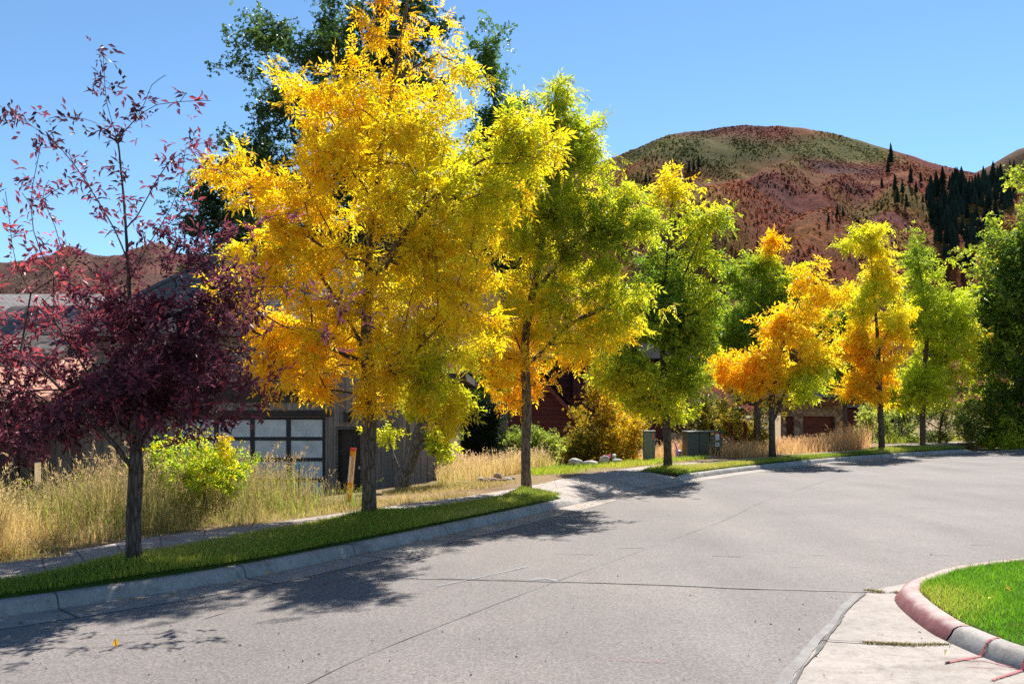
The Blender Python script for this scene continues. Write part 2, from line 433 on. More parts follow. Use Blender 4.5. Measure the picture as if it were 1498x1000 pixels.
# sidewalk (level .15) : near and far edges
swn = [(-14,-.6,.15),(-8,4.2,.15),gp(0,850,.15),gp(130,828,.15),gp(260,801,.15),gp(400,775,.15),gp(530,753.5,.15),gp(620,743,.15),gp(700,733,.15),gp(762,722,.15),gp(840,709,.15),gp(910,698,.15),gp(942,688.5,.15),gp(968,684,.15),gp(1033,680,.15),gp(1114,672.5,.15),gp(1194,665,.15),gp(1247,661.5,.15),(17.3,37.5,.15),(24,41.5,.15)]
swf = [(-14.7,.4,.15),(-8.8,5.3,.15),gp(0,823,.15),gp(110,804,.15),gp(260,780,.15),gp(420,761,.15),gp(530,745.5,.15),gp(620,733.5,.15),gp(700,723,.15),gp(787,708,.15),gp(822,700,.15),gp(867,692,.15),gp(934,683,.15),gp(968,679.5,.15),gp(1033,674.5,.15),gp(1114,668.5,.15),gp(1194,662,.15),gp(1247,658.5,.15),(17,38.6,.15),(23.6,42.7,.15)]
def resamp(C, n):
    s = np.concatenate([[0], np.cumsum(np.linalg.norm(np.diff(C, axis=0), axis=1))]); t = np.linspace(0, s[-1], n)
    return np.stack([np.interp(t, s, C[:, k]) for k in range(3)], 1)
SN, SF = [], []
for i in range(len(swn)-1):
    pass
SN = crom(swn, .25); SF = crom(swf, .25)
NS = 260
def pair(A, B):            # same parameter on both edges: interpolate control points
    a, b = [], []
    EA = np.vstack([2*np.array(A[0])-A[1], A, 2*np.array(A[-1])-A[-2]]); EB = np.vstack([2*np.array(B[0])-B[1], B, 2*np.array(B[-1])-B[-2]])
    for E, o in ((EA, a), (EB, b)):
        for i in range(1, len(E)-2):
            t = np.linspace(0, 1, 12, endpoint=False)[:, None]; p, q, r_, w = E[i-1], E[i], E[i+1], E[i+2]
            o.append(.5*((2*q)+(r_-p)*t+(2*p-5*q+4*r_-w)*t**2+(3*q-p-3*r_+w)*t**3))
        o.append(E[-2:-1])
    return np.vstack(a), np.vstack(b)
SN, SF = pair(np.array(swn, float), np.array(swf, float))
lo = np.array([0, 0, -.25])
sw = sweep("sidewalk", [SN+lo, SN, SF, SF+lo], M["walk"], None, False)
tag(sw, "pale concrete sidewalk behind the grass verge", kind="structure")
sj = MB()
for i in range(6, len(SN)-6, 5):
    a, b = SN[i], SF[i]; t = (SN[i+1]-SN[i-1]); t /= np.linalg.norm(t)
    V = np.array([a-t*.006, a+t*.006, b+t*.006, b-t*.006]) + np.array([0, 0, .004]); sj.add(V, [(0, 1, 2, 3)])
tag(sj.build("sidewalk_joints", M["sealdark"]), "dark joints across the sidewalk", kind="structure")

# verges: grass between kerb back and sidewalk, mounded a little round the trees
TREES_XY = [gp(196,825,.15), gp(540,755,.15), gp(770,719,.15), gp(977,686,.15), gp(1130,668,.15), gp(1290,658.5,.15)]
def vz(P):
    z = np.full(len(P), .155)
    for k, t in enumerate(TREES_XY):
        d = np.linalg.norm(P[:, :2] - t[:2], axis=1)
        z += (.05, .07, .15, .05, .07, .07)[k] * np.exp(-(d/(.55, .55, .8, .55, .6, .6)[k])**2)
    return z
def verge(name, K, lab, reverse=False):
    """K: kerb curve piece; the other side follows the sidewalk"""
    kb = offset(K, .168); n = len(kb); NR = 9
    nn = []
    # match each kerb point with the sidewalk point of equal progress
    d = np.linalg.norm(SN[None, :, :2] - kb[:, None, :2], axis=2); j = np.maximum.accumulate(d.argmin(1))
    far = SN[j].copy()
    k = np.ones(9)/9
    for c in (0, 1): far[4:-4, c] = np.convolve(far[:, c], k, 'valid')
    rings = []
    for a in np.linspace(0, 1, NR):
        P = kb*(1-a) + far*a; P[:, 2] = vz(P) + .012*math.sin(a*math.pi); 
        P[:, 2] = P[:, 2]*min(1, .62+a*1.2) if a < .32 else P[:, 2]; P[:, 2] = np.where(a == 0, .108, P[:, 2]); rings.append(P)
    o = sweep(name, rings, M["turf"]); tag(o, lab, kind="structure")
    return np.vstack([kb[:, :2], far[::-1, :2]])
KA = KC[:iA-1]; KB = KC[iB+3:iC]
VA = verge("verge", KA, "grassy soil strip between the near kerb and sidewalk")
VB = verge("verge", KB, "grassy soil strip between the far kerb and sidewalk")

# driveway apron between the two verges
ap = KC[iA-3:iB+5]
d = np.linalg.norm(SN[None, :, :2] - ap[:, None, :2], axis=2); j = np.maximum.accumulate(d.argmin(1)); j = np.linspace(j[0], j[-1], len(ap)).round().astype(int)
farA = SN[j].copy(); farA[:, 2] = .146; ra = []
for a in np.linspace(0, 1, 6):
    P = ap*(1-a) + farA*a; P[:, 2] = .010 + .136*min(1, a*1.3); ra.append(P)
tag(sweep("driveway", ra, M["walk"], None, False), "pale concrete driveway ramp across the verge", kind="structure")

# right hand corner: kerb, lawn, gutter
ia = int(np.argmin(np.linalg.norm(IC[:, :2] - gp(1392,941)[:2], axis=1)))
ib = int(np.argmin(np.linalg.norm(IC[:, :2] - gp(1498,829)[:2], axis=1)))
def kerb_r(name, C, lab, mat):
    def ring(d, z): Q = offset(C, -d); Q[:, 2] = z; return Q
    o = sweep(name, [ring(-.03, -.03), ring(-.025, .01), ring(.01, .055), ring(.03, .09), ring(.06, .108), ring(.09, .114), ring(.145, .114), ring(.17, .105), ring(.19, -.05)], mat)
    return tag(o, lab, kind="structure")
kerb_r("kerb", IC[:ia+1], "bare grey concrete kerb at the near street corner", M["kerb"])

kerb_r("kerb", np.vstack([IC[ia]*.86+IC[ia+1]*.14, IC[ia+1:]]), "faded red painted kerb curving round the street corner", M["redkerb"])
# lawn
lawn_in = offset(IC, -.18); cen = np.array([14., 6.5, .16])
n = len(lawn_in); rings = []
for a in (0, .04, .1, .25, .5, 1):
    P = lawn_in*(1-a) + cen*a; P[:, 2] = .105 + .025*min(1, a*8); rings.append(P)
tag(sweep("lawn", rings, M["turf"]), "grassy soil of the corner lawn inside the red kerb", kind="structure")
# gutter pan right
ge = crom([(.75,3.6,0),gp(1100,1060),gp(1150,1000),gp(1200,940),gp(1235,895),gp(1262,871),gp(1290,860),gp(1335,852.5),gp(1372,844.5)], .12)
i0 = 0; i1 = int(np.argmin(np.linalg.norm(IC[:, :2]-gp(1373,847)[:2], axis=1)))
i00 = int(np.argmin(np.linalg.norm(IC[:, :2]-np.array([4.2,3.55]), axis=1)))
gi = resamp(offset(IC[i00:i1+1], -.03), 90); go_ = resamp(ge, 90)
gut2 = strip("gutter", zset(go_, .005), zset(gi, .012), M["gutter"])
tag(gut2, "pale concrete gutter apron inside the red corner kerb", kind="structure")
def ribbon(pts, w, z, mb, rng, jit=.3, step=.1):
    C = crom(pts, step); C[:, 2] = z; n = len(C)
    sm = lambda q: np.convolve(np.pad(q, 3, 'edge'), np.ones(7)/7, 'valid')
    ww = w*np.clip(1 + jit*2.2*sm(rng.normal(size=n)), .15, 3); C[:, 0] += sm(rng.normal(size=n))*w*.5; C[:, 1] += sm(rng.normal(size=n))*w*.5
    A, B = offset(C, .5*1), offset(C, -.5)
    A = C + (A-C)*ww[:, None]; B = C + (B-C)*ww[:, None]
    mb.add(np.vstack([A, B]), [(k, k+1, n+k+1, n+k) for k in range(n-1)])
    return mb
rg = np.random.default_rng(5)
mb = MB(); ribbon([gp(1100,1060),gp(1145,1000),gp(1192,940),gp(1228,893),gp(1255,871)], .075, .009, mb, rg, .12)
ribbon([gp(590,845),gp(690,848),gp(790,850),gp(930,854),gp(1080,860),gp(1270,866)], .03, .0045, mb, rg, .4)
o = mb.build("crack_seal", M["seal"]); tag(o, "grey sealant bands over the road cracks", kind="structure")
mb = MB(); ribbon([gp(1128,1045),gp(1165,995),gp(1208,937),gp(1243,890),gp(1266,869)], .02, .013, mb, rg, .5, .05)
ribbon([gp(640,846.5),gp(790,850),gp(930,854.5),gp(1080,861)], .007, .0085, mb, rg, .6, .06)
ribbon([gp(1080,861),gp(1195,864.5)], .013, .0085, mb, rg, .6, .06)
ribbon([gp(430,1010),gp(560,949),gp(812,851),gp(1000,783),gp(1066,758),gp(1123,731),gp(1206,704),gp(1230,697)], .0045, .0044, mb, rg, .6, .08)
ribbon([gp(1200,938,0),gp(1290,943),gp(1388,944.5)], .014, .0165, mb, rg, .4, .05)
ribbon([gp(1268,867),gp(1321,868.5)], .012, .0165, mb, rg, .4, .05)
ribbon([gp(300,905),gp(420,868),gp(560,835)], .006, .0044, mb, rg, .6, .06)
for u, v, l in ((808,810,.45),(1042,813,.3),(1140,829,.18),(1190,812,.2),(1365,812,.2),(1200,800,.25),(1420,797,.3),(905,802,.3),(1330,742,.5)):
    p = gp(u, v); ribbon([p, p+np.array([l, rg.uniform(-.05, .05), 0])], .011, .0044, mb, rg, .4, .05)
o = mb.build("road_cracks", M["sealdark"]); tag(o, "thin dark cracks and seams in the road", kind="structure")
mb = MB()
ribbon([gp(640,858),gp(700,845),gp(770,829)], .02, .0095, mb, rg, .5)
ribbon([gp(775,849),gp(800,846.5),gp(815,850)], .028, .0098, mb, rg, .5)
o = mb.build("blue_paint_marks", M["blueline"]); tag(o, "faint blue spray marks on the road", kind="structure")
# red spray across the corner kerb
def over_kerb(i, w, mb):
    t = IC[i+1]-IC[i-1]; t /= np.linalg.norm(t); nr = np.array([t[1], -t[0], 0])
    prof = [(-.35, .0175), (-.034, .0195), (-.028, .022), (.006, .060), (.027, .096), (.058, .1135), (.09, .119), (.145, .119)]
    L = np.array([IC[i] + nr*d + t*(d*.3) + np.array([0, 0, z]) for d, z in prof]); n = len(L)
    mb.add(np.vstack([L-t*w/2, L+t*w/2]), [(k, k+1, n+k+1, n+k) for k in range(n-1)])
mb = MB(); 
i = int(np.argmin(np.linalg.norm(IC[:, :2]-gp(1450,963)[:2], axis=1))); over_kerb(i, .022, mb)
i = int(np.argmin(np.linalg.norm(IC[:, :2]-gp(1484,980)[:2], axis=1))); over_kerb(i, .022, mb)
ribbon([gp(1408,968),gp(1440,969.5),gp(1478,979)], .014, .0185, mb, rg, .4)
ribbon([gp(1412,977),gp(1450,979.5),gp(1485,981)], .016, .0185, mb, rg, .4)
mf = MB(); ribbon([gp(840,965),gp(900,966),gp(975,969)], .012, .0096, mf, rg, .5); tag(mf.build("faint_paint_mark", mat_spray("faint_red_spray", (.30, .06, .07), .56)), "faint red spray line low on the road", kind="structure")
o = mb.build("red_paint_marks", M["redline"]); tag(o, "red spray lines over the corner kerb and gutter", kind="structure")

# ------------------------------------------------------------------ ground sheet
def polydist(P, C):
    """signed distance to plan curve C (positive on its left)"""
    out = np.zeros(len(P))
    for s in range(0, len(P), 4000):
        d = P[s:s+4000, None, :2] - C[None, :, :2]; q = (d**2).sum(2); j = q.argmin(1)
        t = np.gradient(C[:, :2], axis=0)[j]; dd = d[np.arange(len(j)), j]
        out[s:s+4000] = np.sqrt(q[np.arange(len(j)), j]) * np.sign(t[:, 0]*dd[:, 1] - t[:, 1]*dd[:, 0])
    return out
gn = Noise(3, .6, dim=2)
SFx = np.vstack([SF, [[30, 45.3, .15], [44, 48.5, .15], [75, 53, .15]]]); SFx = crom(SFx[::6], .5)
def smooth(a, lo_, hi_): t = np.clip((a-lo_)/(hi_-lo_), 0, 1); return t*t*(3-2*t)
def ground_z(P):
    s = polydist(P, SFx)
    z = .115 - .92*smooth(s, .8, 10) + .03*gn(P[:, :2])*smooth(s, .3, 2)
    z = np.where(s < -.02, -.09, z)
    far = np.hypot(P[:, 0], P[:, 1]); z = z + smooth(far, 80, 300)*2*0
    return z
def axis(parts): return np.unique(np.concatenate(parts))
xs = axis([np.linspace(-2500, -40, 18), np.linspace(-40, -14, 27), np.linspace(-14, 24, 128), np.linspace(24, 80, 40), np.linspace(80, 2500, 18)])
ys = axis([np.linspace(-1200, -20, 8), np.linspace(-20, 2, 12), np.linspace(2, 44, 141), np.linspace(44, 90, 31), np.linspace(90, 2300, 22)])
GX, GY = np.meshgrid(xs, ys); P = np.stack([GX.ravel(), GY.ravel()], 1)
near = (np.abs(P[:, 0]) < 140) & (P[:, 1] > -30) & (P[:, 1] < 140)
z = np.full(len(P), -.8); z[near] = ground_z(P[near]); z[(~near) & (P[:, 1] < 40)] = -.09
nx, ny = len(xs), len(ys); I = (np.arange(ny-1)[:, None]*nx + np.arange(nx-1)[None]).ravel()
g = mesh_obj("ground", np.column_stack([P, z]), [np.stack([I, I+1, I+nx+1, I+nx], 1)], M["ground"], None, None, True)
tag(g, "dry brown soil of the lots beside the street", kind="structure")
def gz(x, y): return float(ground_z(np.array([[x, y]]))[0])
def spot(u, y): x = (u-U0)*y/F; return np.array([x, y, gz(x, y)])

# ------------------------------------------------------------------ foliage
def leaflet(L, W, fold=.22, droop=.1):
    return np.array([[0, 0, 0], [W/2, .42*L, fold*W], [0, L, -droop*L], [-W/2, .42*L, fold*W]])
LT = np.array([[0, 1, 2], [0, 2, 3]])
def template_compound(L=.1, W=.03, n=3, rachis=.2):
    vs, fs, k = [], [], 0
    def put(base, ang):
        nonlocal k
        l = leaflet(L*(.85 if ang else 1), W); c, s_ = math.cos(ang), math.sin(ang)
        q = l.copy(); q[:, 0] = l[:, 0]*c + l[:, 1]*s_; q[:, 1] = -l[:, 0]*s_ + l[:, 1]*c
        q[:, 2] -= .25*abs(q[:, 0]); q += base; vs.append(q); fs.append(LT+k); k += 4
    for i in range(n):
        y = rachis*(.25 + .75*i/n); b = np.array([0, y, -.25*y*y/rachis])
        put(b, .95); put(b, -.95)
    put(np.array([0, rachis, -.25*rachis]), 0)
    return np.vstack(vs), np.vstack(fs)
def template_simple(L=.07, W=.035): return leaflet(L, W), LT
def template_tuft(L, W, k=4, seed=0):
    g = np.random.default_rng(seed); vs, fs = [], []
    for i in range(k):
        l = leaflet(L*g.uniform(.8, 1.2), W*g.uniform(.8, 1.2)); a = g.uniform(-1.3, 1.3); c, s_ = math.cos(a), math.sin(a)
        q = l.copy(); q[:, 0] = l[:, 0]*c + l[:, 1]*s_; q[:, 1] = -l[:, 0]*s_ + l[:, 1]*c
        e = g.uniform(-.7, .7); y, zz = q[:, 1].copy(), q[:, 2].copy(); q[:, 1] = y*math.cos(e)-zz*math.sin(e); q[:, 2] = y*math.sin(e)+zz*math.cos(e)
        q += np.array([g.normal(0, L*.25), L*1.3*i/k, g.normal(0, L*.3)]); vs.append(q); fs.append(LT+4*i)
    return np.vstack(vs), np.vstack(fs)
def stamp(tmpl, P, D, Nn, S):
    V, Fc = tmpl; D = unit(D); X = unit(np.cross(D, Nn)); Z = np.cross(X, D)
    W = P[:, None] + S[:, None, None]*(V[None, :, 0:1]*X[:, None] + V[None, :, 1:2]*D[:, None] + V[None, :, 2:3]*Z[:, None])
    n = len(V); Fa = (Fc[None] + (np.arange(len(P))*n)[:, None, None]).reshape(-1, 3)
    return W.reshape(-1, 3), Fa
def palette(t, stops):
    t = np.clip(t, 0, 1); xs_ = [s[0] for s in stops]
    return np.stack([np.interp(t, xs_, [s[1][k] for s in stops]) for k in range(3)], 1)

def skeleton(trunk, attr, step, rng, droop=0., up=.8):
    """trunk: list of polylines (first is the leader). returns pos, parent"""
    pos, par = [], []
    def chain(pl, start):
        last = start
        for p in pl:
            pos.append(p); par.append(last); last = len(pos)-1
    for k, pl in enumerate(trunk):
        C = crom(pl, step)
        if k == 0: chain(C, -1)
        else:
            A = np.array(pos); j = int(np.linalg.norm(A - C[0], axis=1).argmin()); chain(C[1:], j)
    axis0 = np.array(pos); cap = len(axis0) + len(attr)*14 + 50
    B = np.zeros((cap, 3)); B[:len(pos)] = axis0; n = len(pos)
    dist = np.array([np.linalg.norm(axis0 - a, axis=1).min() for a in attr])
    order = np.argsort(dist + rng.normal(0, .15, len(attr)))
    tips = np.zeros(len(attr), int); tdir = np.zeros((len(attr), 3)); c0 = np.mean(axis0[:, :2], axis=0)
    ok0 = axis0[:, 2].min() + .3*(attr[:, 2].min()-axis0[:, 2].min())
    for a in order:
        p = attr[a]; d = p - B[:n]; L = np.linalg.norm(d, axis=1) + 1e-6
        out = np.array([p[0]-c0[0], p[1]-c0[1], 0]); out = out/(np.linalg.norm(out)+1e-6)
        want = unit(out + np.array([0, 0, up]))
        cost = L*(1.35 - .55*(d @ want)/L) + (B[:n, 2] < ok0)*50
        j = int(cost.argmin()); q = B[j]; l = L[j]
        m = max(1, int(l/step)); prev = j
        pd = (B[j]-B[par[j]]) if par[j] >= 0 else np.array([0, 0, 1.])
        pd = unit(pd)*l*.3
        for k in range(1, m+1):
            t = k/m; b = q*(1-t) + p*t + pd*(t*(1-t)) + (rng.normal(0, .03*step/.25*min(1,l), 3) if k < m else 0)
            B[n] = b; par.append(prev); prev = n; n += 1
            if n >= cap-1: break
        tips[a] = prev; tdir[a] = unit(B[prev]-B[par[prev]])
        if n >= cap-1: break
    return B[:n], np.array(par), tips, tdir

def limbs_mesh(B, par, base_r, tip_r, expo=2.05, flare=1.35, gamma=1.0):
    n = len(B); acc = np.zeros(n); r = np.zeros(n); kids = [[] for _ in range(n)]
    for i in range(n):
        if par[i] >= 0: kids[par[i]].append(i)
    for i in range(n-1, -1, -1):
        r[i] = max(tip_r, acc[i]**(1/expo)) if acc[i] > 0 else tip_r
        if par[i] >= 0: acc[par[i]] += r[i]**expo * 1.004
    r = tip_r + (r-tip_r)*(base_r-tip_r)/max(r[0]-tip_r, 1e-6)
    r = np.maximum(tip_r, base_r*(r/base_r)**gamma)
    z0 = B[0, 2]; low = np.clip(1-(B[:, 2]-z0)/.35, 0, 1); 
    Vs, Qs, Ts, k = [], [], [], 0; stack = [(0, None)]
    while stack:
        s, p0 = stack.pop(); idx = [s]
        while kids[idx[-1]]:
            ks = sorted(kids[idx[-1]], key=lambda c: -r[c]); idx.append(ks[0])
            for c in ks[1:]: stack.append((c, idx[-2]))
        P = B[idx]; rr = r[idx].copy()
        if p0 is None: rr *= 1 + (flare-1)*low[idx]**2
        else: P = np.vstack([B[p0], P]); rr = np.concatenate([[min(rr[0]*1.25, r[p0])], rr])
        if len(P) < 2: continue
        sd = 12 if rr[0] > .06 else 7 if rr[0] > .02 else 4 if rr[0] > .006 else 3
        V, Q, T = tube_arrays(P, rr, sd, rr[0] > .02)
        Vs.append(V); Qs.append(Q+k); Ts.append(T+k); k += len(V)
    return np.vstack(Vs), np.vstack(Qs), np.vstack(Ts)

def crown_points(outl, y, n, rng, depth=1.0, gap=None, shell=.0, inset=0):
    Pq = np.array([[(u-U0)*y/F, EYE+(V0-v)*y/F] for u, v in outl])
    zz = np.linspace(Pq[:, 1].min(), Pq[:, 1].max(), 60); xx = np.linspace(Pq[:, 0].min(), Pq[:, 0].max(), 120)
    G = np.stack(np.meshgrid(xx, zz), -1).reshape(-1, 2); ins = inside(G, Pq).reshape(60, 120)
    xl = np.array([xx[r_].min() if r_.any() else 0 for r_ in ins]); xr = np.array([xx[r_].max() if r_.any() else 0 for r_ in ins])
    ker = np.ones(9)/9
    w = np.convolve(np.pad((xr-xl)/2, 4, 'edge'), ker, 'valid'); c = np.convolve(np.pad((xr+xl)/2, 4, 'edge'), ker, 'valid')
    out = []
    tot = 0
    while tot < n:
        q = scatter(Pq, n, rng)
        if inset:
            ok = np.ones(len(q), bool)
            for dx, dz in ((inset, 0), (-inset, 0), (0, inset*.9), (0, -inset*.9)): ok &= inside(q+[dx, dz], Pq)
            q = q[ok]
        wi = np.interp(q[:, 1], zz, w)+1e-3; ci = np.interp(q[:, 1], zz, c)
        e = np.sqrt(np.clip(1-((q[:, 0]-ci)/(wi*1.08))**2, .03, 1))
        s = rng.uniform(-1, 1, len(q)); s = np.sign(s)*np.abs(s)**(1-shell*.6)
        p = np.column_stack([q[:, 0], y + s*wi*e*depth, q[:, 1]])
        keep = rng.random(len(p)) < np.clip(wi*e/np.percentile(wi*e, 85), .12, 1)**.6       # as dense deep in as at the rim
        if gap: keep &= gap[0](p*1.9) > gap[1]-.25+.45*rng.normal(size=len(p))
        p = p[keep]; out.append(p); tot += len(p)
    return np.vstack(out)[:n]

LEAFN = 0
def tree(name, label, cat, base, outl, tmpl, n_spray, per, col, leafmat="leaf", bark="bark", trunk_pix=None, trunk_r=.11,
         depth=.9, gap=None, seed=1, step=.28, spread=.16, scale=(.8, 1.2), up=.8, droop=.35, group=None, limbs=(), limb_sprays=(), tip_r=.004,
         trunk_name="trunk", flare=1.18, yc=None, shell=.3, twig=.2, inset=.15, clump=.17, limb_gamma=1.0):
    """base = foot; outl = crown outline in photo pixels, taken at the tree's own distance"""
    global LEAFN
    rng = np.random.default_rng(seed); base = np.asarray(base, float); y = base[1] if yc is None else yc
    nc = max(20, n_spray//9); CP = crown_points(outl, y, nc, rng, depth, gap, shell, inset)
    A = CP[np.concatenate([np.arange(nc), rng.integers(0, nc, n_spray-nc)])] + rng.normal(size=(n_spray, 3))*np.array([clump, clump, clump*.75])
    top = A[A[:, 2] > np.percentile(A[:, 2], 97)].mean(0) if n_spray else None
    tl = []
    if trunk_pix:
        for k, pl in enumerate(trunk_pix):
            pts = [at(u, v, y + (r_[0]*.5 if r_ else 0)) for (u, v, *r_) in pl]
            if k == 0: pts[0] = base - np.array([0, 0, .06])
            tl.append(pts)
    else:
        mid = A[:, :2].mean(0)
        tl.append([base-np.array([0, 0, .06]), base*.66+np.array([*mid, top[2]*1])*0+np.array([base[0]*.34, base[1]*.34, (top[2]-base[2])*.3]), np.array([*(mid*.5+base[:2]*.5), base[2]+(top[2]-base[2])*.62]), top])
    extra = []
    for pl, cnt, sd in limb_sprays:                         # leaf sprays strung along a limb
        pts = [at(u, v, y + (r_[0] if r_ else 0)) for (u, v, *r_) in pl]
        C = crom(pts, .05); tl.append(pts)
        k = rng.integers(int(len(C)*.1), len(C), cnt); extra.append(C[k] + rng.normal(0, sd, (cnt, 3)))
    for pl in limbs: tl.append([at(u, v, y + (r_[0] if r_ else 0)) for (u, v, *r_) in pl])
    if extra: A = np.vstack([A] + extra)
    B, par, tips, td = skeleton(tl, A, step, rng, up=up)
    t = empty(name, base, label, cat, group)
    V, Q, T = limbs_mesh(B, par, trunk_r, tip_r, flare=flare, gamma=limb_gamma)
    mesh_obj(trunk_name, V, [Q, T], M[bark], t, None, True)
    # leaves
    cnt_ = np.full(len(A), per); cnt_[n_spray:] = max(4, int(per*.5)); src = np.repeat(np.arange(len(A)), cnt_); n = len(src)
    s = rng.random(n)
    P = A[src] - td[src]*(twig*s)[:, None] + rng.normal(0, spread*.45, (n, 3))
    rad = rng.normal(size=(n, 3)); rad = unit(rad)
    D = td[src]*.55 + rad*.8 + np.array([0, 0, -droop])
    Nn = rng.normal(size=(n, 3))*.55 + np.array([0, 0, 1.]) + td[src]*.2
    S = rng.uniform(scale[0], scale[1], n)
    W, Fa = stamp(tmpl, P, D, Nn, S)
    c = col(P, rng, src, A)
    mesh_obj("crown", W, [Fa], M[leafmat], t, np.repeat(c, len(tmpl[0]), 0))
    LEAFN += len(Fa)
    return t

def colour(stops, grad=None, freq=1.1, amp=.22, leafamp=.12, seed=0, dark=.0):
    nz = Noise(seed+900, freq)
    def f(P, rng, src, A):
        t = .5 + amp*nz(A)[src] + leafamp*rng.normal(size=len(P))
        if grad: t = t + grad(P)
        c = palette(t, stops); v = 1 + .16*rng.normal(size=len(P))[:, None]
        return np.clip(c*v, 0, .95)
    return f
def pix(P): return U0 + F*P[:, 0]/P[:, 1], V0 - F*(P[:, 2]-EYE)/P[:, 1]

ORANGE, GOLD, YEL, LIME, GRN, DKG = (.82,.41,.016), (.84,.48,.018), (.85,.60,.024), (.54,.56,.03), (.20,.28,.02), (.05,.11,.014)
ASH = template_compound(.088, .026, 3, .165)
ASHF = template_compound(.115, .042, 2, .165)

def g2(x, z, r): return lambda P: np.exp(-(((P[:, 0]-x)**2 + (P[:, 2]-z)**2)/r**2))

# ------------------------------------------------------------------ the six street trees
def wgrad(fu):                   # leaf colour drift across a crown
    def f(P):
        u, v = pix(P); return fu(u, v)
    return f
CL = crown_points
# 1 purple-leaved cherry
def redcol(P, rng, src, A):
    nz = Noise(77, 1.3); t = .40 + .18*nz(A)[src] + .22*rng.normal(size=len(P))
    c = palette(t, [(0, (.045,.015,.026)), (.4, (.155,.042,.068)), (.72, (.28,.045,.065)), (1, (.52,.05,.055))])
    return np.clip(c*(1+.2*rng.normal(size=(len(P), 1))), 0, 1)
red_out = [(-90,420),(-40,375),(30,395),(90,410),(150,405),(215,365),(250,345),(310,322),(360,330),(405,345),(430,385),(405,425),(415,470),(390,485),(385,530),(385,565),(395,592),(350,608),(290,618),(245,645),(205,665),(150,680),(90,672),(30,690),(-40,700),(-120,650),(-140,500)]
CH = template_tuft(.085, .032, 3, 3)
limb_px = [
 ([(190,440),(187,380),(181,290),(176,240),(172,205),(156,150),(151,82)], 13, .04),
 ([(172,205),(140,180),(110,172),(75,172),(72,176)], 4, .03),
 ([(172,205),(195,178),(230,153),(300,147,.1)], 4, .04),
 ([(196,180),(212,150),(222,125),(242,110)], 2, .02),
 ([(187,370),(150,305),(108,240),(70,200),(22,170,.2)], 15, .07),
 ([(188,340),(215,290),(245,240),(285,210,-.2)], 12, .08),
 ([(190,400),(235,330),(260,280),(272,215,.3)], 8, .08),
 ([(100,440,.2),(60,370,.3),(45,300,.3),(62,200,.3)], 13, .09),
 ([(70,470,-.2),(25,390,-.2),(15,330,-.3),(8,280,-.3)], 10, .09),
 ([(110,430,-.2),(80,330,-.2),(66,290,-.3),(100,270,-.3)], 8, .09),
 ([(230,430),(290,380,-.1),(350,330,-.2),(430,310,-.2),(450,300,-.3)], 7, .08),
 ([(240,470),(330,430,-.2),(420,420,-.3),(520,455,-.3),(555,470,-.3)], 10, .07),
 ([(250,500),(340,480,-.2),(450,480,-.2),(480,495,-.2)], 7, .08)]
tree("cherry_tree", "purple leaved street tree with sparse twiggy top, leftmost on the verge", "tree",
     gp(196,825,.15)+np.array([0,0,.04]), red_out, CH, 540, 11, redcol, "leafred", "barkdark",
     [[(196,825),(195,760),(199,690),(198,640),(194,560),(190,440)], [(196,690),(172,655,-.15),(120,600,-.3),(60,540,-.4),(0,490,-.5)], [(197,670),(240,590,.3),(320,500,.4),(400,430,.4)], [(196,650),(150,580,.4),(100,500,.6),(60,440,.7)]],
     .068, .42, (Noise(4, 1.4), -.9), 21, .2, .1, (.75, 1.2), .7, .25, limb_sprays=limb_px, tip_r=.0032, shell=.3, twig=.22, limb_gamma=1.35, clump=.22,
     limbs=[[(60,560,-.5),(75,600,-.9),(100,640,-1.0),(140,648,-1.0)], [(130,560,-.4),(165,590,-.9),(175,625,-1.0),(210,640,-1.0)], [(20,520,-.4),(5,600,-.9),(25,690,-1.0)], [(150,600,-.3),(148,650,-.7),(135,695,-.8)]])

y2_out = [(396,565),(345,545),(330,500),(290,470),(345,440),(300,400),(250,372),(290,335),(318,300),(300,262),(310,212),(352,195),(400,215),(425,262),(440,200),(410,150),(393,88),(436,74),(462,120),(500,110),(515,40),(555,-30),(590,-70),(640,-40),(655,20),(640,60),(700,88),(725,140),(796,160),(842,205),(850,248),(802,290),(740,330),(715,380),(742,420),(735,500),(715,545),(700,590),(672,632),(640,640),(618,600),(585,620),(540,592),(490,606),(455,588),(425,592)]
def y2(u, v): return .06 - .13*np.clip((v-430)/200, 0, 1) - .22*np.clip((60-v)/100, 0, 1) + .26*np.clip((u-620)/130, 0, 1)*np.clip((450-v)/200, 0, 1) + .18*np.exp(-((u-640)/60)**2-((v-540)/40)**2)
tree("ash_tree", "largest street tree, golden yellow crown and furrowed trunk on the verge", "tree",
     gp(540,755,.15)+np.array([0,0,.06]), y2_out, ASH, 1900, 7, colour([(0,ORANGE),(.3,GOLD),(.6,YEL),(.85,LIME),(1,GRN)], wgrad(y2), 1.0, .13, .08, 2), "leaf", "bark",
     [[(540,755),(540,680),(541,590),(536,500),(538,400),(548,300),(565,180),(585,60),(600,-30)], [(540,520),(480,420,.2),(430,340,.3),(380,270,.2)], [(541,560),(600,520,-.4),(650,470,-.5),(720,400,-.4)], [(538,430),(600,330,-.6),(680,250,-.5),(760,210,-.3)], [(540,540),(470,500,-.5),(400,470,-.6)], [(548,300),(500,200,.3),(450,120,.2)]],
     .096, .55, (Noise(9, 1.1), -1.5), 31, .26, .11, (.65, 1.35), .8, .3, group="street trees along the verge", shell=.35, twig=.2, clump=.14, limb_sprays=[([(552,240),(575,130),(592,40),(600,-20)], 60, .28), ([(560,150),(520,110),(500,120)], 14, .15), ([(580,120),(640,80),(690,110)], 20, .15)])

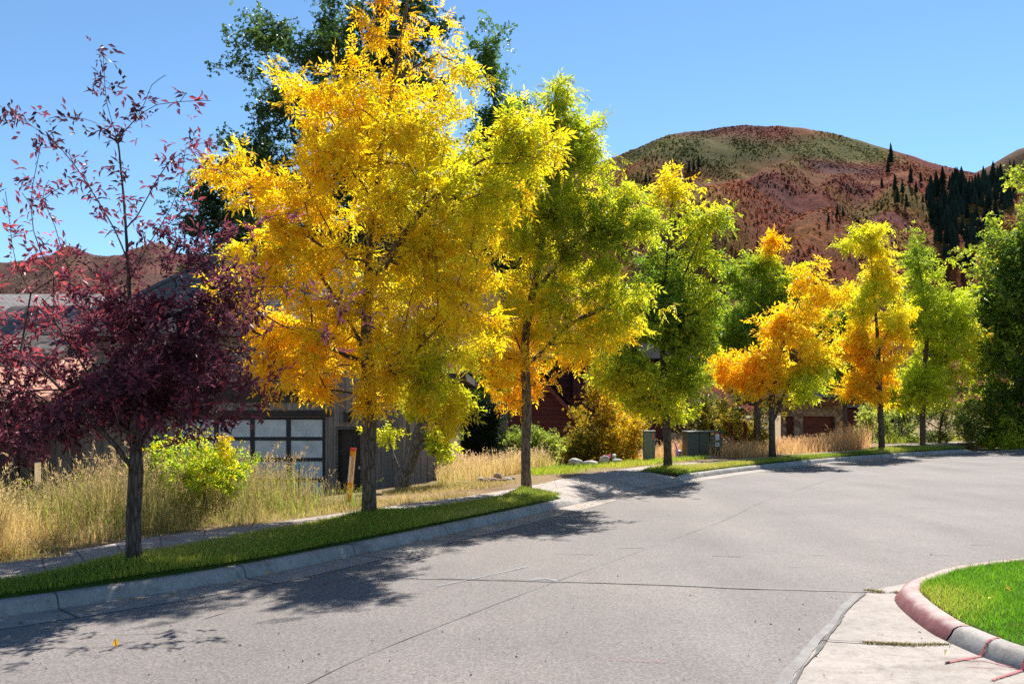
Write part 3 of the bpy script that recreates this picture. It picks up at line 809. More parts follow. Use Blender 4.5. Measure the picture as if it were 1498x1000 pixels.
y3_out = [(765,120),(800,104),(832,118),(850,152),(892,166),(886,196),(922,200),(910,232),(890,262),(935,276),(978,292),(962,340),(935,368),(900,375),(908,398),(955,404),(972,448),(930,490),(890,540),(845,542),(800,565),(785,604),(745,606),(712,600),(690,560),(672,500),(690,400),(715,300),(735,190)]
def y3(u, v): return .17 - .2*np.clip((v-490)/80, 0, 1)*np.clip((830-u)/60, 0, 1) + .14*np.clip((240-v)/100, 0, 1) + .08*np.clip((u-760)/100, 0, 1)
tree("ash_tree", "lime and yellow street tree on the grass mound where the driveway begins", "tree",
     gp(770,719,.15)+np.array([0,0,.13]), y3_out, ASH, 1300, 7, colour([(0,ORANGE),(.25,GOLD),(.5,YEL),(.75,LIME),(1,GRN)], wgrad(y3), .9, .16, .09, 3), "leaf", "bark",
     [[(770,719),(769,660),(771,590),(768,500),(785,400),(800,300),(812,200),(812,120)], [(770,540),(840,470,-.4),(930,430,-.5)], [(780,430),(850,350,-.3),(940,300,-.4)], [(769,520),(720,430,.3),(700,380,.4)]],
     .086, .48, (Noise(12, 1.0), -.75), 41, .28, .12, (.75, 1.45), .8, .3, group="street trees along the verge", shell=.35, twig=.22, clump=.16, limb_sprays=[([(800,300),(812,200),(812,130)], 30, .25), ([(850,350,-.3),(920,300,-.3),(960,292,-.3)], 26, .2), ([(850,470,-.3),(930,430,-.5),(960,445,-.5)], 26, .2)])

y4_out = [(985,232),(1005,236),(1002,270),(1022,248),(1034,275),(1060,298),(1042,326),(1026,350),(1045,375),(1062,395),(1050,440),(1042,500),(1035,560),(1000,612),(962,606),(905,588),(868,560),(880,500),(905,455),(925,405),(940,370),(932,330),(955,295),(958,250)]
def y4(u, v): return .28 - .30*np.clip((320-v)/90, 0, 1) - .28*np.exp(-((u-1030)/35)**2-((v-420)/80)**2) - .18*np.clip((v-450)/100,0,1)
tree("ash_tree", "slender dark green street tree tipped with yellow, between the driveway and the green utility cabinets", "tree",
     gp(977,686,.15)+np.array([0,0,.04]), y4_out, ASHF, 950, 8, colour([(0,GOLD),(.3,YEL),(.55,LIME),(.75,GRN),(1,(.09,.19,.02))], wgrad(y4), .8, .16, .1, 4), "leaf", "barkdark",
     [[(977,686),(976,640),(972,590),(970,500),(972,430),(978,350),(988,250)], [(972,560),(920,500,.2),(895,470,.2)], [(974,470),(1010,380,-.3),(1040,310,-.3)]],
     .10, .62, (Noise(15, .9), -.6), 51, .32, .17, (.85, 1.3), .9, .3, group="street trees along the verge", shell=.3, twig=.26, inset=.08, clump=.2, limb_sprays=[([(970,480),(976,380),(986,300),(990,250)], 50, .3), ([(985,380),(1020,330),(1045,310)], 26, .22)])

y5_out = [(1178,385),(1196,392),(1202,412),(1236,430),(1242,468),(1226,500),(1226,528),(1192,540),(1208,572),(1180,592),(1146,578),(1120,590),(1088,572),(1052,562),(1040,532),(1078,508),(1108,512),(1128,478),(1148,440),(1170,410)]
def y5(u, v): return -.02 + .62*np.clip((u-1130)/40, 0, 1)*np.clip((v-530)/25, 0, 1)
tree("ash_tree", "low spreading bright orange street tree with a forked dark trunk beside the utility cabinet", "tree",
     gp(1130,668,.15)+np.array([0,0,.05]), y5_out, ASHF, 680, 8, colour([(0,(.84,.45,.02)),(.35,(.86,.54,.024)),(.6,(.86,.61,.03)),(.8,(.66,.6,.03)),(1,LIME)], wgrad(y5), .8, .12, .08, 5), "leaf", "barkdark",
     [[(1130,668),(1129,620),(1130,575),(1140,520),(1155,470),(1180,410)], [(1131,620),(1140,595,-.2),(1155,560,-.4),(1190,500,-.5)], [(1130,575),(1100,540,.2),(1070,530,.2)]],
     .10, .65, (Noise(18, .8), -1.4), 61, .34, .18, (.9, 1.35), .8, .3, group="street trees along the verge", shell=.3, twig=.28, inset=.06, clump=.21)

y6_out = [(1244,322),(1288,318),(1312,345),(1308,376),(1296,402),(1322,420),(1334,458),(1322,510),(1302,540),(1312,562),(1290,598),(1250,592),(1226,572),(1242,545),(1226,520),(1242,470),(1234,430),(1250,400),(1234,365)]
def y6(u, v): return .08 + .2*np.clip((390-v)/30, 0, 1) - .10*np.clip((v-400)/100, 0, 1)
tree("ash_tree", "yellow street tree with a narrow upright crown, last of the verge before the stone garage", "tree",
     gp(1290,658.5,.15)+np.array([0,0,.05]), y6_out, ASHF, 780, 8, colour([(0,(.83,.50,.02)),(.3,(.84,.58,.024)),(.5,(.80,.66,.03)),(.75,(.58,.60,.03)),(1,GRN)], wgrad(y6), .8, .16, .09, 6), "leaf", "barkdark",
     [[(1290,658),(1289,620),(1287,585),(1284,500),(1278,420),(1270,330)], [(1286,540),(1260,470,.2),(1250,430,.3)], [(1285,520),(1308,460,-.3),(1318,430,-.3)]],
     .105, .65, (Noise(22, .8), -1.1), 71, .34, .18, (.9, 1.35), .9, .3, group="street trees along the verge", shell=.3, twig=.28, inset=.08, clump=.21, limb_sprays=[([(1282,480),(1278,420),(1272,350)], 40, .36)])

# ------------------------------------------------------------------ trees and shrubs on the lots
def green(a, b, c, seed, freq=.8, grad=None, amp=.2): return colour([(0, a), (.5, b), (1, c)], grad, freq, amp, .14, seed)
def lot(name, label, cat, u, Y, outl, tm, ns, per, col, **k):
    return tree(name, label, cat, spot(u, Y), outl, tm, ns, per, col, **k)
COT = template_tuft(.10, .075, 4, 8)
cotcol = green((.016,.040,.012), (.035,.080,.018), (.10,.17,.03), 31)
lot("cottonwood_tree", "tall dark green tree towering behind the golden tree, its top above the frame", "tree", 455, 36,
    [(285,345),(300,300),(285,240),(300,205),(345,215),(362,180),(342,130),(333,75),(375,60),(388,12),(412,45),(420,60),(440,12),(472,62),(478,5),(510,-40),(600,-70),(650,0),(650,200),(620,420),(500,520),(340,500),(300,420)],
    COT, 2400, 13, cotcol, leafmat="leafdull", bark="barkgrey", trunk_r=.32, depth=.7, gap=(Noise(41, .7), -.6), seed=81, step=.6, clump=.45, spread=.35, scale=(.9,1.5), up=1.2, droop=.2, shell=.6, twig=.6)
lot("cottonwood_tree", "slim green poplar top rising between the golden tree and the lime one", "tree", 735, 35,
    [(692,60),(706,14),(726,45),(742,60),(758,24),(757,80),(772,110),(775,160),(800,260),(790,400),(720,420),(680,300),(700,160),(690,110)],
    COT, 800, 11, green((.03,.07,.014), (.07,.15,.022), (.18,.28,.03), 33), leafmat="leafdull", bark="barkgrey", trunk_r=.2, depth=.8, gap=(Noise(43, .7), -.7), seed=83, step=.6, clump=.45, spread=.28, scale=(.9,1.5), up=1.6, droop=.1, shell=.4, twig=.6)
lot("ash_tree", "deep green tree with one yellow tip, between the slender green and the orange street trees", "tree", 1108, 33,
    [(1112,345),(1132,338),(1150,380),(1172,395),(1165,440),(1150,480),(1135,520),(1090,560),(1050,560),(1036,470),(1062,440),(1048,395),(1078,368),(1100,378)],
    ASHF, 760, 9, colour([(0,GOLD),(.2,YEL),(.4,LIME),(.7,(.22,.33,.024)),(1,(.11,.20,.018))], wgrad(lambda u, v: .08-.7*np.exp(-((u-1128)/22)**2-((v-352)/26)**2)), .8, .14, .1, 34), bark="barkdark", trunk_r=.12, seed=85, step=.34, spread=.2, scale=(.95,1.4), gap=(Noise(45, .8), -.6), shell=.3, twig=.3, inset=.06, clump=.28)
lot("ash_tree", "narrow bright green tree close right of the last yellow street tree", "tree", 1350, 37,
    [(1318,338),(1340,330),(1368,362),(1366,390),(1396,402),(1412,440),(1428,470),(1422,530),(1400,585),(1350,605),(1312,606),(1292,590),(1312,540),(1330,500),(1322,450),(1334,400),(1328,360)],
    ASHF, 900, 9, colour([(0,GOLD),(.2,LIME),(.55,(.48,.54,.03)),(.85,(.27,.35,.024)),(1,(.14,.22,.018))], wgrad(lambda u, v: -.02-.3*np.exp(-((u-1345)/25)**2-((v-470)/40)**2)), .7, .2, .1, 36), bark="barkdark", trunk_r=.12, seed=87, step=.36, spread=.22, scale=(1,1.5), gap=(Noise(47, .8), -.6), shell=.3, twig=.3, inset=.05, clump=.3)
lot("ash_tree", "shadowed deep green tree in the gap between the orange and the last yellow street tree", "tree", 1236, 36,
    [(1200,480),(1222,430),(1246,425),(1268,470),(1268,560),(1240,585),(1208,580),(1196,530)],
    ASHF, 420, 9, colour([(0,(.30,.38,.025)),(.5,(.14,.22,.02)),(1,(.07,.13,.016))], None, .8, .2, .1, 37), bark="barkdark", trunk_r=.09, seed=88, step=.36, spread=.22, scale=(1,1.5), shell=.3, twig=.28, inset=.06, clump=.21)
lot("cottonwood_tree", "big dark green tree cut by the right edge of the view", "tree", 1515, 39,
    [(1488,262),(1500,246),(1530,262),(1575,340),(1600,450),(1610,560),(1570,640),(1460,648),(1432,615),(1444,560),(1424,500),(1418,450),(1436,400),(1432,345),(1456,335),(1468,300)],
    COT, 2200, 12, green((.055,.11,.014), (.18,.26,.024), (.60,.60,.05), 38), leafmat="leaf", bark="barkgrey", trunk_r=.25, depth=.8, gap=(Noise(49, .6), -.75), seed=89, step=.6, clump=.45, spread=.34, scale=(.9,1.5), up=1.1, droop=.2, shell=.5, twig=.6)
SHR = template_tuft(.055, .03, 5, 4); SHRF = template_tuft(.085, .05, 5, 5)
lot("cottonwood_tree", "clump of leaning grey stems with yellow green leaves against the brown house wall", "tree", 590, 18.4,
    [(545,640),(552,590),(580,560),(640,545),(690,580),(680,625),(662,648),(648,690),(634,650),(618,600),(600,625),(585,600),(568,640),(566,690),(552,690)],
    template_tuft(.08, .045, 5, 6), 190, 8, green((.22,.32,.02), (.55,.56,.03), (.82,.68,.03), 40), leafmat="leaf", bark="barkgrey",
    trunk_pix=[[(590,712),(588,680),(580,640),(590,590)], [(588,700),(570,650,.2),(555,600,.2)], [(592,705),(604,660,-.2),(618,620,-.2),(640,560,-.2)], [(590,705),(597,650,.3),(596,590,.3)]], trunk_r=.17, seed=91, spread=.14, gap=(Noise(51, 1.2), -.6), flare=1.1, trunk_name="trunk")
lot("deciduous_tree", "light green tree behind the right corner of the brown house", "tree", 690, 33,
    [(640,560),(680,520),(740,520),(760,560),(720,600),(700,640),(670,670),(655,640)],
    SHRF, 420, 8, green((.07,.15,.02), (.22,.34,.03), (.45,.50,.04), 42), trunk_r=.12, seed=93, step=.4, spread=.25, gap=(Noise(53, .8), -.5))
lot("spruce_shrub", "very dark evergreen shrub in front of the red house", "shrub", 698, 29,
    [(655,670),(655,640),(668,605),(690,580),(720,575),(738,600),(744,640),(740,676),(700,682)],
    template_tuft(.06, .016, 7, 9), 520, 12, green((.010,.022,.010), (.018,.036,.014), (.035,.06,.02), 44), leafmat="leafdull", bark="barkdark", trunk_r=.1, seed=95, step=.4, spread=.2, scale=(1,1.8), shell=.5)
lot("yellow_shrub", "large golden leaved bush beside the row of pale boulders", "shrub", 882, 29.5,
    [(858,560),(880,540),(905,545),(925,600),(945,612),(952,660),(935,680),(880,684),(820,680),(812,640),(830,610),(848,590)],
    SHR, 700, 11, colour([(0,(.10,.11,.015)),(.35,(.36,.28,.02)),(.7,(.66,.42,.02)),(1,(.80,.56,.03))], wgrad(lambda u, v: .12*np.clip((u-870)/40, -1, 1) + .04), 1.2, .16, .18, 46), bark="barkgrey", trunk_r=.05, seed=97, step=.3, spread=.22, scale=(.9,1.5), gap=(Noise(55, 1.0), -1.0), shell=.5, trunk_name="stems")
lot("green_shrub", "rounded olive green bush before the red gabled wall", "shrub", 783, 28,
    [(740,640),(760,625),(785,624),(815,632),(828,660),(815,690),(770,690),(742,680)],
    SHR, 380, 11, green((.08,.14,.02), (.22,.29,.04), (.50,.50,.07), 48), bark="barkgrey", trunk_r=.05, seed=99, step=.3, spread=.22, scale=(.9,1.5), up=1.4, trunk_name="stems")
lot("green_shrub", "bright lime bush with orange tips in the tall grass beside the purple tree", "shrub", 300, 12.6,
    [(210,690),(205,665),(230,655),(262,630),(310,640),(322,612),(340,640),(372,640),(390,665),(350,690),(370,712),(300,735),(235,720)],
    template_tuft(.055, .026, 5, 12), 210, 9, colour([(0,(.80,.40,.02)),(.25,(.66,.58,.03)),(.5,(.38,.50,.03)),(1,(.14,.27,.02))], wgrad(lambda u, v: .18-.4*np.clip((650-v)/20, 0, 1)*np.clip((u-300)/20, 0, 1)), 1.6, .14, .13, 50), bark="barkgrey", trunk_r=.022, seed=101, step=.2, spread=.1, scale=(.8,1.25), gap=(Noise(57, 2), -.6), trunk_name="stems", flare=1)
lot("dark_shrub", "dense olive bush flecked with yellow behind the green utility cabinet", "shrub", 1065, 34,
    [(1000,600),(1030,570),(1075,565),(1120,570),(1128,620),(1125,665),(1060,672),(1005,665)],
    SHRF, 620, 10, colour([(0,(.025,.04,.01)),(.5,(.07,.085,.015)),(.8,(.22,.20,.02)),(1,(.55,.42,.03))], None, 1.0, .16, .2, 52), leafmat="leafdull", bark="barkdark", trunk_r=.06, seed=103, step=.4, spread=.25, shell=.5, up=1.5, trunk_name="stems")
lot("open_shrub", "loose see-through bush of brown stems and small green leaves at the kerb's far end", "shrub", 1375, 39,
    [(1312,650),(1320,610),(1345,590),(1380,560),(1420,550),(1445,590),(1446,640),(1430,662),(1370,662)],
    SHR, 520, 9, colour([(0,(.12,.09,.03)),(.3,(.06,.10,.02)),(.7,(.14,.20,.03)),(1,(.45,.42,.05))], None, 1.0, .18, .2, 54), leafmat="leafdull", bark="barkdark", trunk_r=.06, seed=105, step=.4, spread=.28, scale=(1,1.6), up=2.0, gap=(Noise(59, .9), -.5), trunk_name="stems", shell=.2)
lot("green_shrub", "sunlit yellow green bush under the big tree on the right edge", "shrub", 1480, 38,
    [(1436,640),(1446,600),(1470,585),(1510,590),(1530,630),(1520,660),(1450,658)],
    SHRF, 420, 9, green((.10,.20,.02), (.30,.42,.03), (.60,.58,.04), 56), bark="barkgrey", trunk_r=.05, seed=107, step=.4, spread=.26, trunk_name="stems")
lot("open_shrub", "pale leafy bush directly right of the stone garage, behind the last yellow tree", "shrub", 1275, 42,
    [(1240,600),(1265,585),(1305,590),(1335,610),(1345,650),(1320,662),(1255,655)],
    SHRF, 330, 9, green((.10,.15,.03), (.25,.32,.05), (.50,.52,.10), 58), bark="barkgrey", trunk_r=.05, seed=109, step=.4, spread=.28, gap=(Noise(61, .9), -.4), trunk_name="stems")
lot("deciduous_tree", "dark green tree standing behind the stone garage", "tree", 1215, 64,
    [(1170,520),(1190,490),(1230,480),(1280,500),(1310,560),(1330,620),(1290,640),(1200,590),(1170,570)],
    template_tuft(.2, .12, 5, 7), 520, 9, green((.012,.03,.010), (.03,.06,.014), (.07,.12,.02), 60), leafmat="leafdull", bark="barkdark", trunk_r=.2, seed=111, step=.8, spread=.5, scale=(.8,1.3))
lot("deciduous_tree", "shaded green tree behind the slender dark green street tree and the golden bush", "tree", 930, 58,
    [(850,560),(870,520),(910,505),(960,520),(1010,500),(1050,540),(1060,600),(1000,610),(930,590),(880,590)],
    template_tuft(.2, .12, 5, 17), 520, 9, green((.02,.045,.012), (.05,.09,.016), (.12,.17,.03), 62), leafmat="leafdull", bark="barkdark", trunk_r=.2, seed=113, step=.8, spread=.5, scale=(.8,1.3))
lot("deciduous_tree", "distant roundish tree showing just past the neighbouring pale roof at the left edge", "tree", 75, 60,
    [(-40,430),(10,420),(60,425),(110,430),(130,450),(90,480),(20,480)],
    template_tuft(.16, .09, 5, 27), 240, 8, green((.06,.10,.02), (.16,.2,.03), (.5,.45,.04), 64), leafmat="leaf", bark="barkdark", trunk_r=.2, seed=115, step=.8, spread=.5, gap=(Noise(63, .5), -.4)) if False else None

# dried dock stalks
for (u, v, yy, lab) in ((1077,672,31,"rusty dried weed stalk leaning left beside the utility cabinet"), (1089,671,31.5,"upright rusty dried weed stalk, right of the leaning one")):
    b = spot(u, yy); rng = np.random.default_rng(u)
    t = empty("dried_weed", b, lab, "weed", "dried weeds by the cabinet")
    lean = -.25 if u < 1080 else .02
    P = np.array([b + np.array([lean*s, 0, 1.15*s]) for s in np.linspace(0, 1, 7)])
    mb = MB().tube(P, np.linspace(.012, .005, 7), 5); mb.build("stem", M["barkdark"], t)
    k = 260; s = rng.uniform(.35, 1, k); A = np.stack([np.interp(s, np.linspace(0, 1, 7), P[:, c]) for c in range(3)], 1) + rng.normal(0, .035, (k, 3))
    W, Fa = stamp(template_simple(.07, .045), A, rng.normal(size=(k, 3))+np.array([0,0,.8]), rng.normal(size=(k, 3)), rng.uniform(.7, 1.3, k))
    c = np.array([.22, .065, .03])*(1+.25*rng.normal(size=(k, 1)))
    mesh_obj("seed_head", W, [Fa], M["straw"], t, np.repeat(np.clip(c, .01, 1), 4, 0))

# ------------------------------------------------------------------ grasses
def blades(name, XY, Z, Hh, W, rng, colr, mat, lean=.25, seg=3, heads=0, headcol=None, label="", leanv=(0, 0)):
    n = len(XY); az = rng.uniform(0, 6.28, n); L = lean*np.abs(rng.normal(size=n))*Hh
    dx, dy = np.cos(az)*L + leanv[0]*Hh, np.sin(az)*L + leanv[1]*Hh
    fa = rng.uniform(0, 3.14, n); wx, wy = np.cos(fa)*W*.5, np.sin(fa)*W*.5
    Vs = []
    for k in range(seg+1):
        t = k/seg; w = (1-t**1.6)*.9+.1
        cx, cy, cz = XY[:, 0]+dx*t**1.8, XY[:, 1]+dy*t**1.8, Z+Hh*(t-.12*lean*t*t)
        if k < seg:
            Vs += [np.stack([cx-wx*w, cy-wy*w, cz], 1), np.stack([cx+wx*w, cy+wy*w, cz], 1)]
        else: Vs.append(np.stack([cx, cy, cz], 1))
    m = 2*seg+1; V = np.stack(Vs, 1).reshape(-1, 3); o = np.arange(n)[:, None]*m
    Q = np.concatenate([o+np.array([[2*k, 2*k+1, 2*k+3, 2*k+2]]) for k in range(seg-1)]) if seg > 1 else np.zeros((0, 4), int)
    T = o + np.array([[2*seg-2, 2*seg-1, 2*seg]])
    C = np.repeat(colr, m, 0); fs = [Q, T]
    if heads:
        i = rng.choice(n, int(n*heads), replace=False); tip = V.reshape(n, m, 3)[i, -1]; base_ = V.reshape(n, m, 3)[i, -3]
        K = 7; rep = np.repeat(np.arange(len(i)), K); d = unit(tip-base_)[rep]
        Pp = tip[rep] - d*(rng.random(len(rep))*.16*Hh[i][rep])[:, None] + rng.normal(0, .010, (len(rep), 3))
        W2, F2 = stamp(template_simple(.055, .016), Pp, d+rng.normal(0, .5, (len(rep), 3)), rng.normal(size=(len(rep), 3)), rng.uniform(.6, 1.3, len(rep))*np.clip(Hh[i][rep], .4, 1.2))
        fs = [Q, np.vstack([T, F2+len(V)])]; V = np.vstack([V, W2])
        hc = headcol*(1+.2*rng.normal(size=(len(rep), 1))); C = np.vstack([C, np.repeat(np.clip(hc, .01, .95), 4, 0)])
    return tag(mesh_obj(name, V, fs, M[mat], None, C), label, kind="stuff")

def turf(name, poly, n, hgt, seed, label, zf, cols, w=.006, freq=1.4):
    rng = np.random.default_rng(seed); XY = scatter(poly, n, rng); nz = Noise(seed, freq, dim=2); q = nz(XY)
    t = .5 + .2*q + .15*rng.normal(size=n); c = palette(t, cols)*(1+.15*rng.normal(size=(n, 1)))
    H = hgt*np.clip(1+.35*rng.normal(size=n)+.12*q, .3, 2.2)
    return blades(name, XY, zf(XY)-.01, H, np.full(n, w), rng, np.clip(c, .005, .9), "grass", .5, 2, label=label)
TC = [(0, (.15,.21,.03)), (.4, (.26,.33,.036)), (.7, (.42,.42,.06)), (1, (.58,.46,.16))]
vzz = lambda XY: vz(np.column_stack([XY, XY[:, 0]]))
turf("verge_grass", VA, 150000, .05, 201, "short mown green grass on the near verge", vzz, TC, .007)
turf("verge_grass", VB, 90000, .06, 202, "short mown green grass on the far verge", vzz, TC, .011)
lp = np.vstack([offset(IC[ia-40:], -.17)[:-60, :2]]); 
lp = np.array([p for p in lp if p[0] < 8]); lp = np.vstack([lp, [[8, lp[-1, 1]], [8, lp[0, 1]]]])
LC = [(0, (.07,.20,.010)), (.5, (.13,.32,.014)), (.8, (.22,.40,.02)), (1, (.40,.42,.06))]
ld = lambda XY: .108 + .02*np.minimum(1, 8*np.clip(-polydist(XY, IC)-.25, 0, 9)/np.maximum(1, 9))
turf("lawn_grass", lp, 140000, .045, 203, "bright green lawn grass inside the corner kerb", ld, LC, .006, 2.2)

# tall dry grass on the near lot
SFn = SF[:, :2]
def band(pa, pb, d0, d1, curve=SF):
    """plan polygon between two distances behind the sidewalk, from pixel columns pa to pb"""
    u = U0 + F*curve[:, 0]/np.maximum(curve[:, 1], .5); k = np.where((u >= pa) & (u <= pb) & (curve[:, 1] > 3))[0]
    a = offset(curve, d0)[k[0]:k[-1]+1, :2]; b = offset(curve, d1)[k[0]:k[-1]+1, :2]
    return np.vstack([a, b[::-1]])
def field(name, poly, n, hgt, seed, label, stops, heads, headcol, w=.007, lean=.3, zoff=0, freq=.9, hvar=.5, hfun=None):
    rng = np.random.default_rng(seed); XY = scatter(poly, n, rng); nz = Noise(seed, freq, dim=2); q = nz(XY)
    keep = rng.random(n) < np.clip(.75+.35*q, .15, 1); XY, q = XY[keep], q[keep]; n = len(XY)
    Z = ground_z(XY); H = hgt*np.clip(1+hvar*(.5*q+.6*rng.normal(size=n)), .25, 2)
    if hfun is not None: H = H*hfun(XY)
    t = .5+.22*Noise(seed+5, freq*1.5, dim=2)(XY)+.16*rng.normal(size=n); c = palette(t, stops)*(1+.18*rng.normal(size=(n, 1)))
    return blades(name, XY, Z-.02+zoff, H, np.full(n, w), rng, np.clip(c, .01, .9), "straw", lean, 3, heads, np.array(headcol), label)
DRY = [(0, (.36,.30,.09)), (.35, (.58,.42,.16)), (.7, (.70,.50,.21)), (1, (.42,.36,.09))]
edge = lambda XY: .16+.84*smooth(polydist(XY, SFx)+.25*Noise(8, 3, dim=2)(XY), .1, 1.5)
field("tall_grass", band(-260, 240, .35, 3.6), 14000, .52, 211, "tall golden dry grass between the sidewalk and the brown house", DRY, .35, (.66,.52,.24), .0075, .3, hfun=edge)
field("tall_grass", band(240, 560, .3, 4.2), 12000, .62, 212, "brownish dry grass under the golden tree by the garage", [(0, (.16,.19,.04)), (.35, (.34,.28,.10)), (.7, (.48,.36,.16)), (1, (.28,.26,.07))], .3, (.5,.36,.18), .0075, .35, hfun=edge)
field("weeds", band(-260, 600, .2, 3.4), 2200, .42, 213, "green weeds scattered through the tall dry grass", [(0, (.10,.20,.02)), (.5, (.22,.32,.03)), (1, (.42,.46,.06))], .5, (.45,.45,.07), .012, .5, freq=1.4, hfun=edge)
field("dry_grass", band(-260, 700, .0, 1.0), 9000, .10, 214, "short straw coloured grass fringing the sidewalk", [(0, (.36,.30,.07)), (.5, (.60,.44,.18)), (1, (.30,.34,.05))], 0, (.5,.4,.2), .009, .8)
p = np.array([spot(u, y)[:2] for u, y in ((640,17.5),(790,22),(830,27),(660,27),(640,23))])
field("tall_grass", p, 9000, .40, 215, "pale seedy grass beside the brown house corner", DRY, .5, (.78,.55,.32), .012, .3)
p = np.array([spot(u, y)[:2] for u, y in ((560,15.5),(700,16.6),(790,19.2),(780,21.5),(640,19.5),(560,17.5))])
field("dry_grass", p, 6500, .07, 216, "sparse short straw over bare dirt near the stone pile", [(0, (.30,.28,.06)), (.5, (.5,.36,.15)), (1, (.55,.5,.08))], 0, (.5,.4,.2), .010, .8)
p = np.array([spot(u, y)[:2] for u, y in ((765,20.0),(822,20.6),(880,22),(968,24.8),(1035,27),(1035,29),(950,28.4),(860,26.5),(770,23.5))])
field("green_grass", p, 14000, .11, 217, "fresh green grass round the boulders behind the driveway", [(0, (.16,.28,.02)), (.5, (.30,.42,.025)), (1, (.50,.50,.06))], 0, (.5,.4,.2), .014, .6)
p = band(1096, 1285, .15, 7.5)
TAN = [(0, (.46,.25,.10)), (.4, (.66,.40,.165)), (.8, (.76,.475,.23)), (1, (.5,.38,.1))]
hf = lambda XY: .5 + .6*smooth(XY[:, 0], 12, 15)
field("tall_grass", p, 17000, .78, 218, "tan seedy grass before the stone garage", TAN, .5, (.82,.53,.28), .016, .34, hfun=hf)
p = np.array([spot(u, y)[:2] for u, y in ((1285,39),(1420,43),(1520,46),(1520,50),(1300,46))])
field("green_grass", p, 5000, .35, 219, "yellow green grass under the bushes at the kerb's far end", [(0, (.16,.24,.02)), (.5, (.34,.38,.04)), (1, (.55,.5,.10))], .1, (.6,.45,.2), .02, .5)

# ------------------------------------------------------------------ houses
# brown house on the left
Y1 = 24.0
X1 = lambda u, y=Y1: (u-U0)*y/F
Z1 = lambda v, y=Y1: EYE+(V0-v)*y/F
hb = empty("house", (X1(380), Y1+2, -.85), "brown boarded house with a frosted glass garage door, behind the purple and golden trees", "house")
GB = -.95
mb = MB()      # wall with the garage and door openings left free
xL, xg0, xg1, xd0, xd1, xR = X1(60), X1(262), X1(476), X1(491), X1(531), X1(590)
zg, zdr = Z1(610), Z1(624); zt = Z1(486)
mb.box((xL, Y1, GB), (xg0, Y1+.25, zt)); mb.box((xg0, Y1, zg), (xg1, Y1+.25, zt)); mb.box((xg1, Y1, GB), (xd0, Y1+.25, zt)); mb.box((xd0, Y1, zdr), (xd1, Y1+.25, zt)); mb.box((xd1, Y1, GB), (xR, Y1+.25, zt))
mb.box((xL, Y1+.26, GB), (xL+.25, Y1+9, zt)); mb.box((xR-.25, Y1+.26, GB), (xR, Y1+9, zt)); mb.box((xL+.26, Y1+8.75, GB), (xR-.26, Y1+9, zt))
mb.build("wall", M["siding"], hb)
mb = MB(); mb.box((X1(95), Y1-.07, Z1(588)), (X1(486), Y1-.003, Z1(566))); mb.box((X1(95), Y1-.045, Z1(609)), (X1(486), Y1-.003, Z1(600)))
mb.build("timber_band", M["beam"], hb, bevel=.01)
# garage door
gd = MB(); px = [262,315,368,421,474]; pv = [611,641.5,672,702,733]
for u in px: gd.box((X1(u)-.06, Y1+.07, GB), (X1(u)+.06, Y1+.13, Z1(611)))
for v in pv:
    for a, b in zip(px[:-1], px[1:]): gd.box((X1(a)+.061, Y1+.075, max(GB, Z1(v)-.05)), (X1(b)-.061, Y1+.125, Z1(v)+.05-(.05 if v == 611 else 0)))
gdo = gd.build("garage_door", M["black"], hb)
gp_ = MB()
for a, b in zip(px[:-1], px[1:]):
    for c, d_ in zip(pv[:-1], pv[1:]): gp_.box((X1(a)+.05, Y1+.095, Z1(d_)+.04), (X1(b)-.05, Y1+.11, Z1(c)-.04))
o = gp_.build("panes", M["frost"], gdo)
MB().box((xg0+.01, Y1+.3, GB), (xg1-.01, Y1+.36, zg)).build("garage_interior", M["black"], hb)
dr = MB().box((xd0+.07, Y1+.12, GB), (xd1-.07, Y1+.17, zdr-.07)).build("door", M["beam"], hb)
mb = MB(); mb.box((xd0+.002, Y1-.02, GB), (xd0+.07, Y1+.16, zdr-.002)); mb.box((xd1-.07, Y1-.02, GB), (xd1-.002, Y1+.16, zdr-.002)); mb.box((xd0+.07, Y1-.02, zdr-.07), (xd1-.07, Y1+.16, zdr-.002))
mb.build("door_frame", M["sidingh"], hb)
mb = MB().box((X1(524), Y1+.06, Z1(686)), (X1(527), Y1+.117, Z1(682))); mb.build("handle", M["white"], dr)
l = MB().box((X1(504), Y1-.16, Z1(617)), (X1(512), Y1-.003, Z1(604))); l.box((X1(502.5), Y1-.18, Z1(604)), (X1(513.5), Y1-.001, Z1(602)))
l.build("wall_lamp", M["black"], hb)
# right wing with the window, lower flat roof
wx0, wx1 = xR+.005, X1(658); Yw = Y1-1.2
mb = MB(); zw = Z1(560); wz0, wz1 = Z1(647, Yw), Z1(604, Yw); wu0, wu1 = X1(636, Yw), X1(649, Yw)
wx1 = X1(658, Yw)
mb.box((wx0, Yw, GB), (wu0, Yw+.2, zw)); mb.box((wu1, Yw, GB), (wx1, Yw+.2, zw)); mb.box((wu0, Yw, GB), (wu1, Yw+.2, wz0)); mb.box((wu0, Yw, wz1), (wu1, Yw+.2, zw))
mb.box((wx1-.2, Yw+.205, GB), (wx1, Yw+8, zw)); mb.box((wx0, Yw+.205, GB), (wx0+.2, Yw+1.19, zw))
mb.build("side_wing", M["siding"], hb)
w = MB(); w.box((wu0+.001, Yw-.03, wz0-.05), (wu1-.001, Yw+.1, wz0+.03)); w.box((wu0+.001, Yw-.02, wz1-.04), (wu1-.001, Yw+.1, wz1-.001)); w.box((wu0+.001, Yw-.02, wz0+.03), (wu0+.04, Yw+.1, wz1-.04)); w.box((wu1-.04, Yw-.02, wz0+.03), (wu1-.001, Yw+.1, wz1-.04))
wo = w.build("window", M["beam"], hb)
MB().box((wu0+.04, Yw+.05, wz0+.03), (wu1-.04, Yw+.07, wz1-.04)).build("pane", M["glass"], wo)
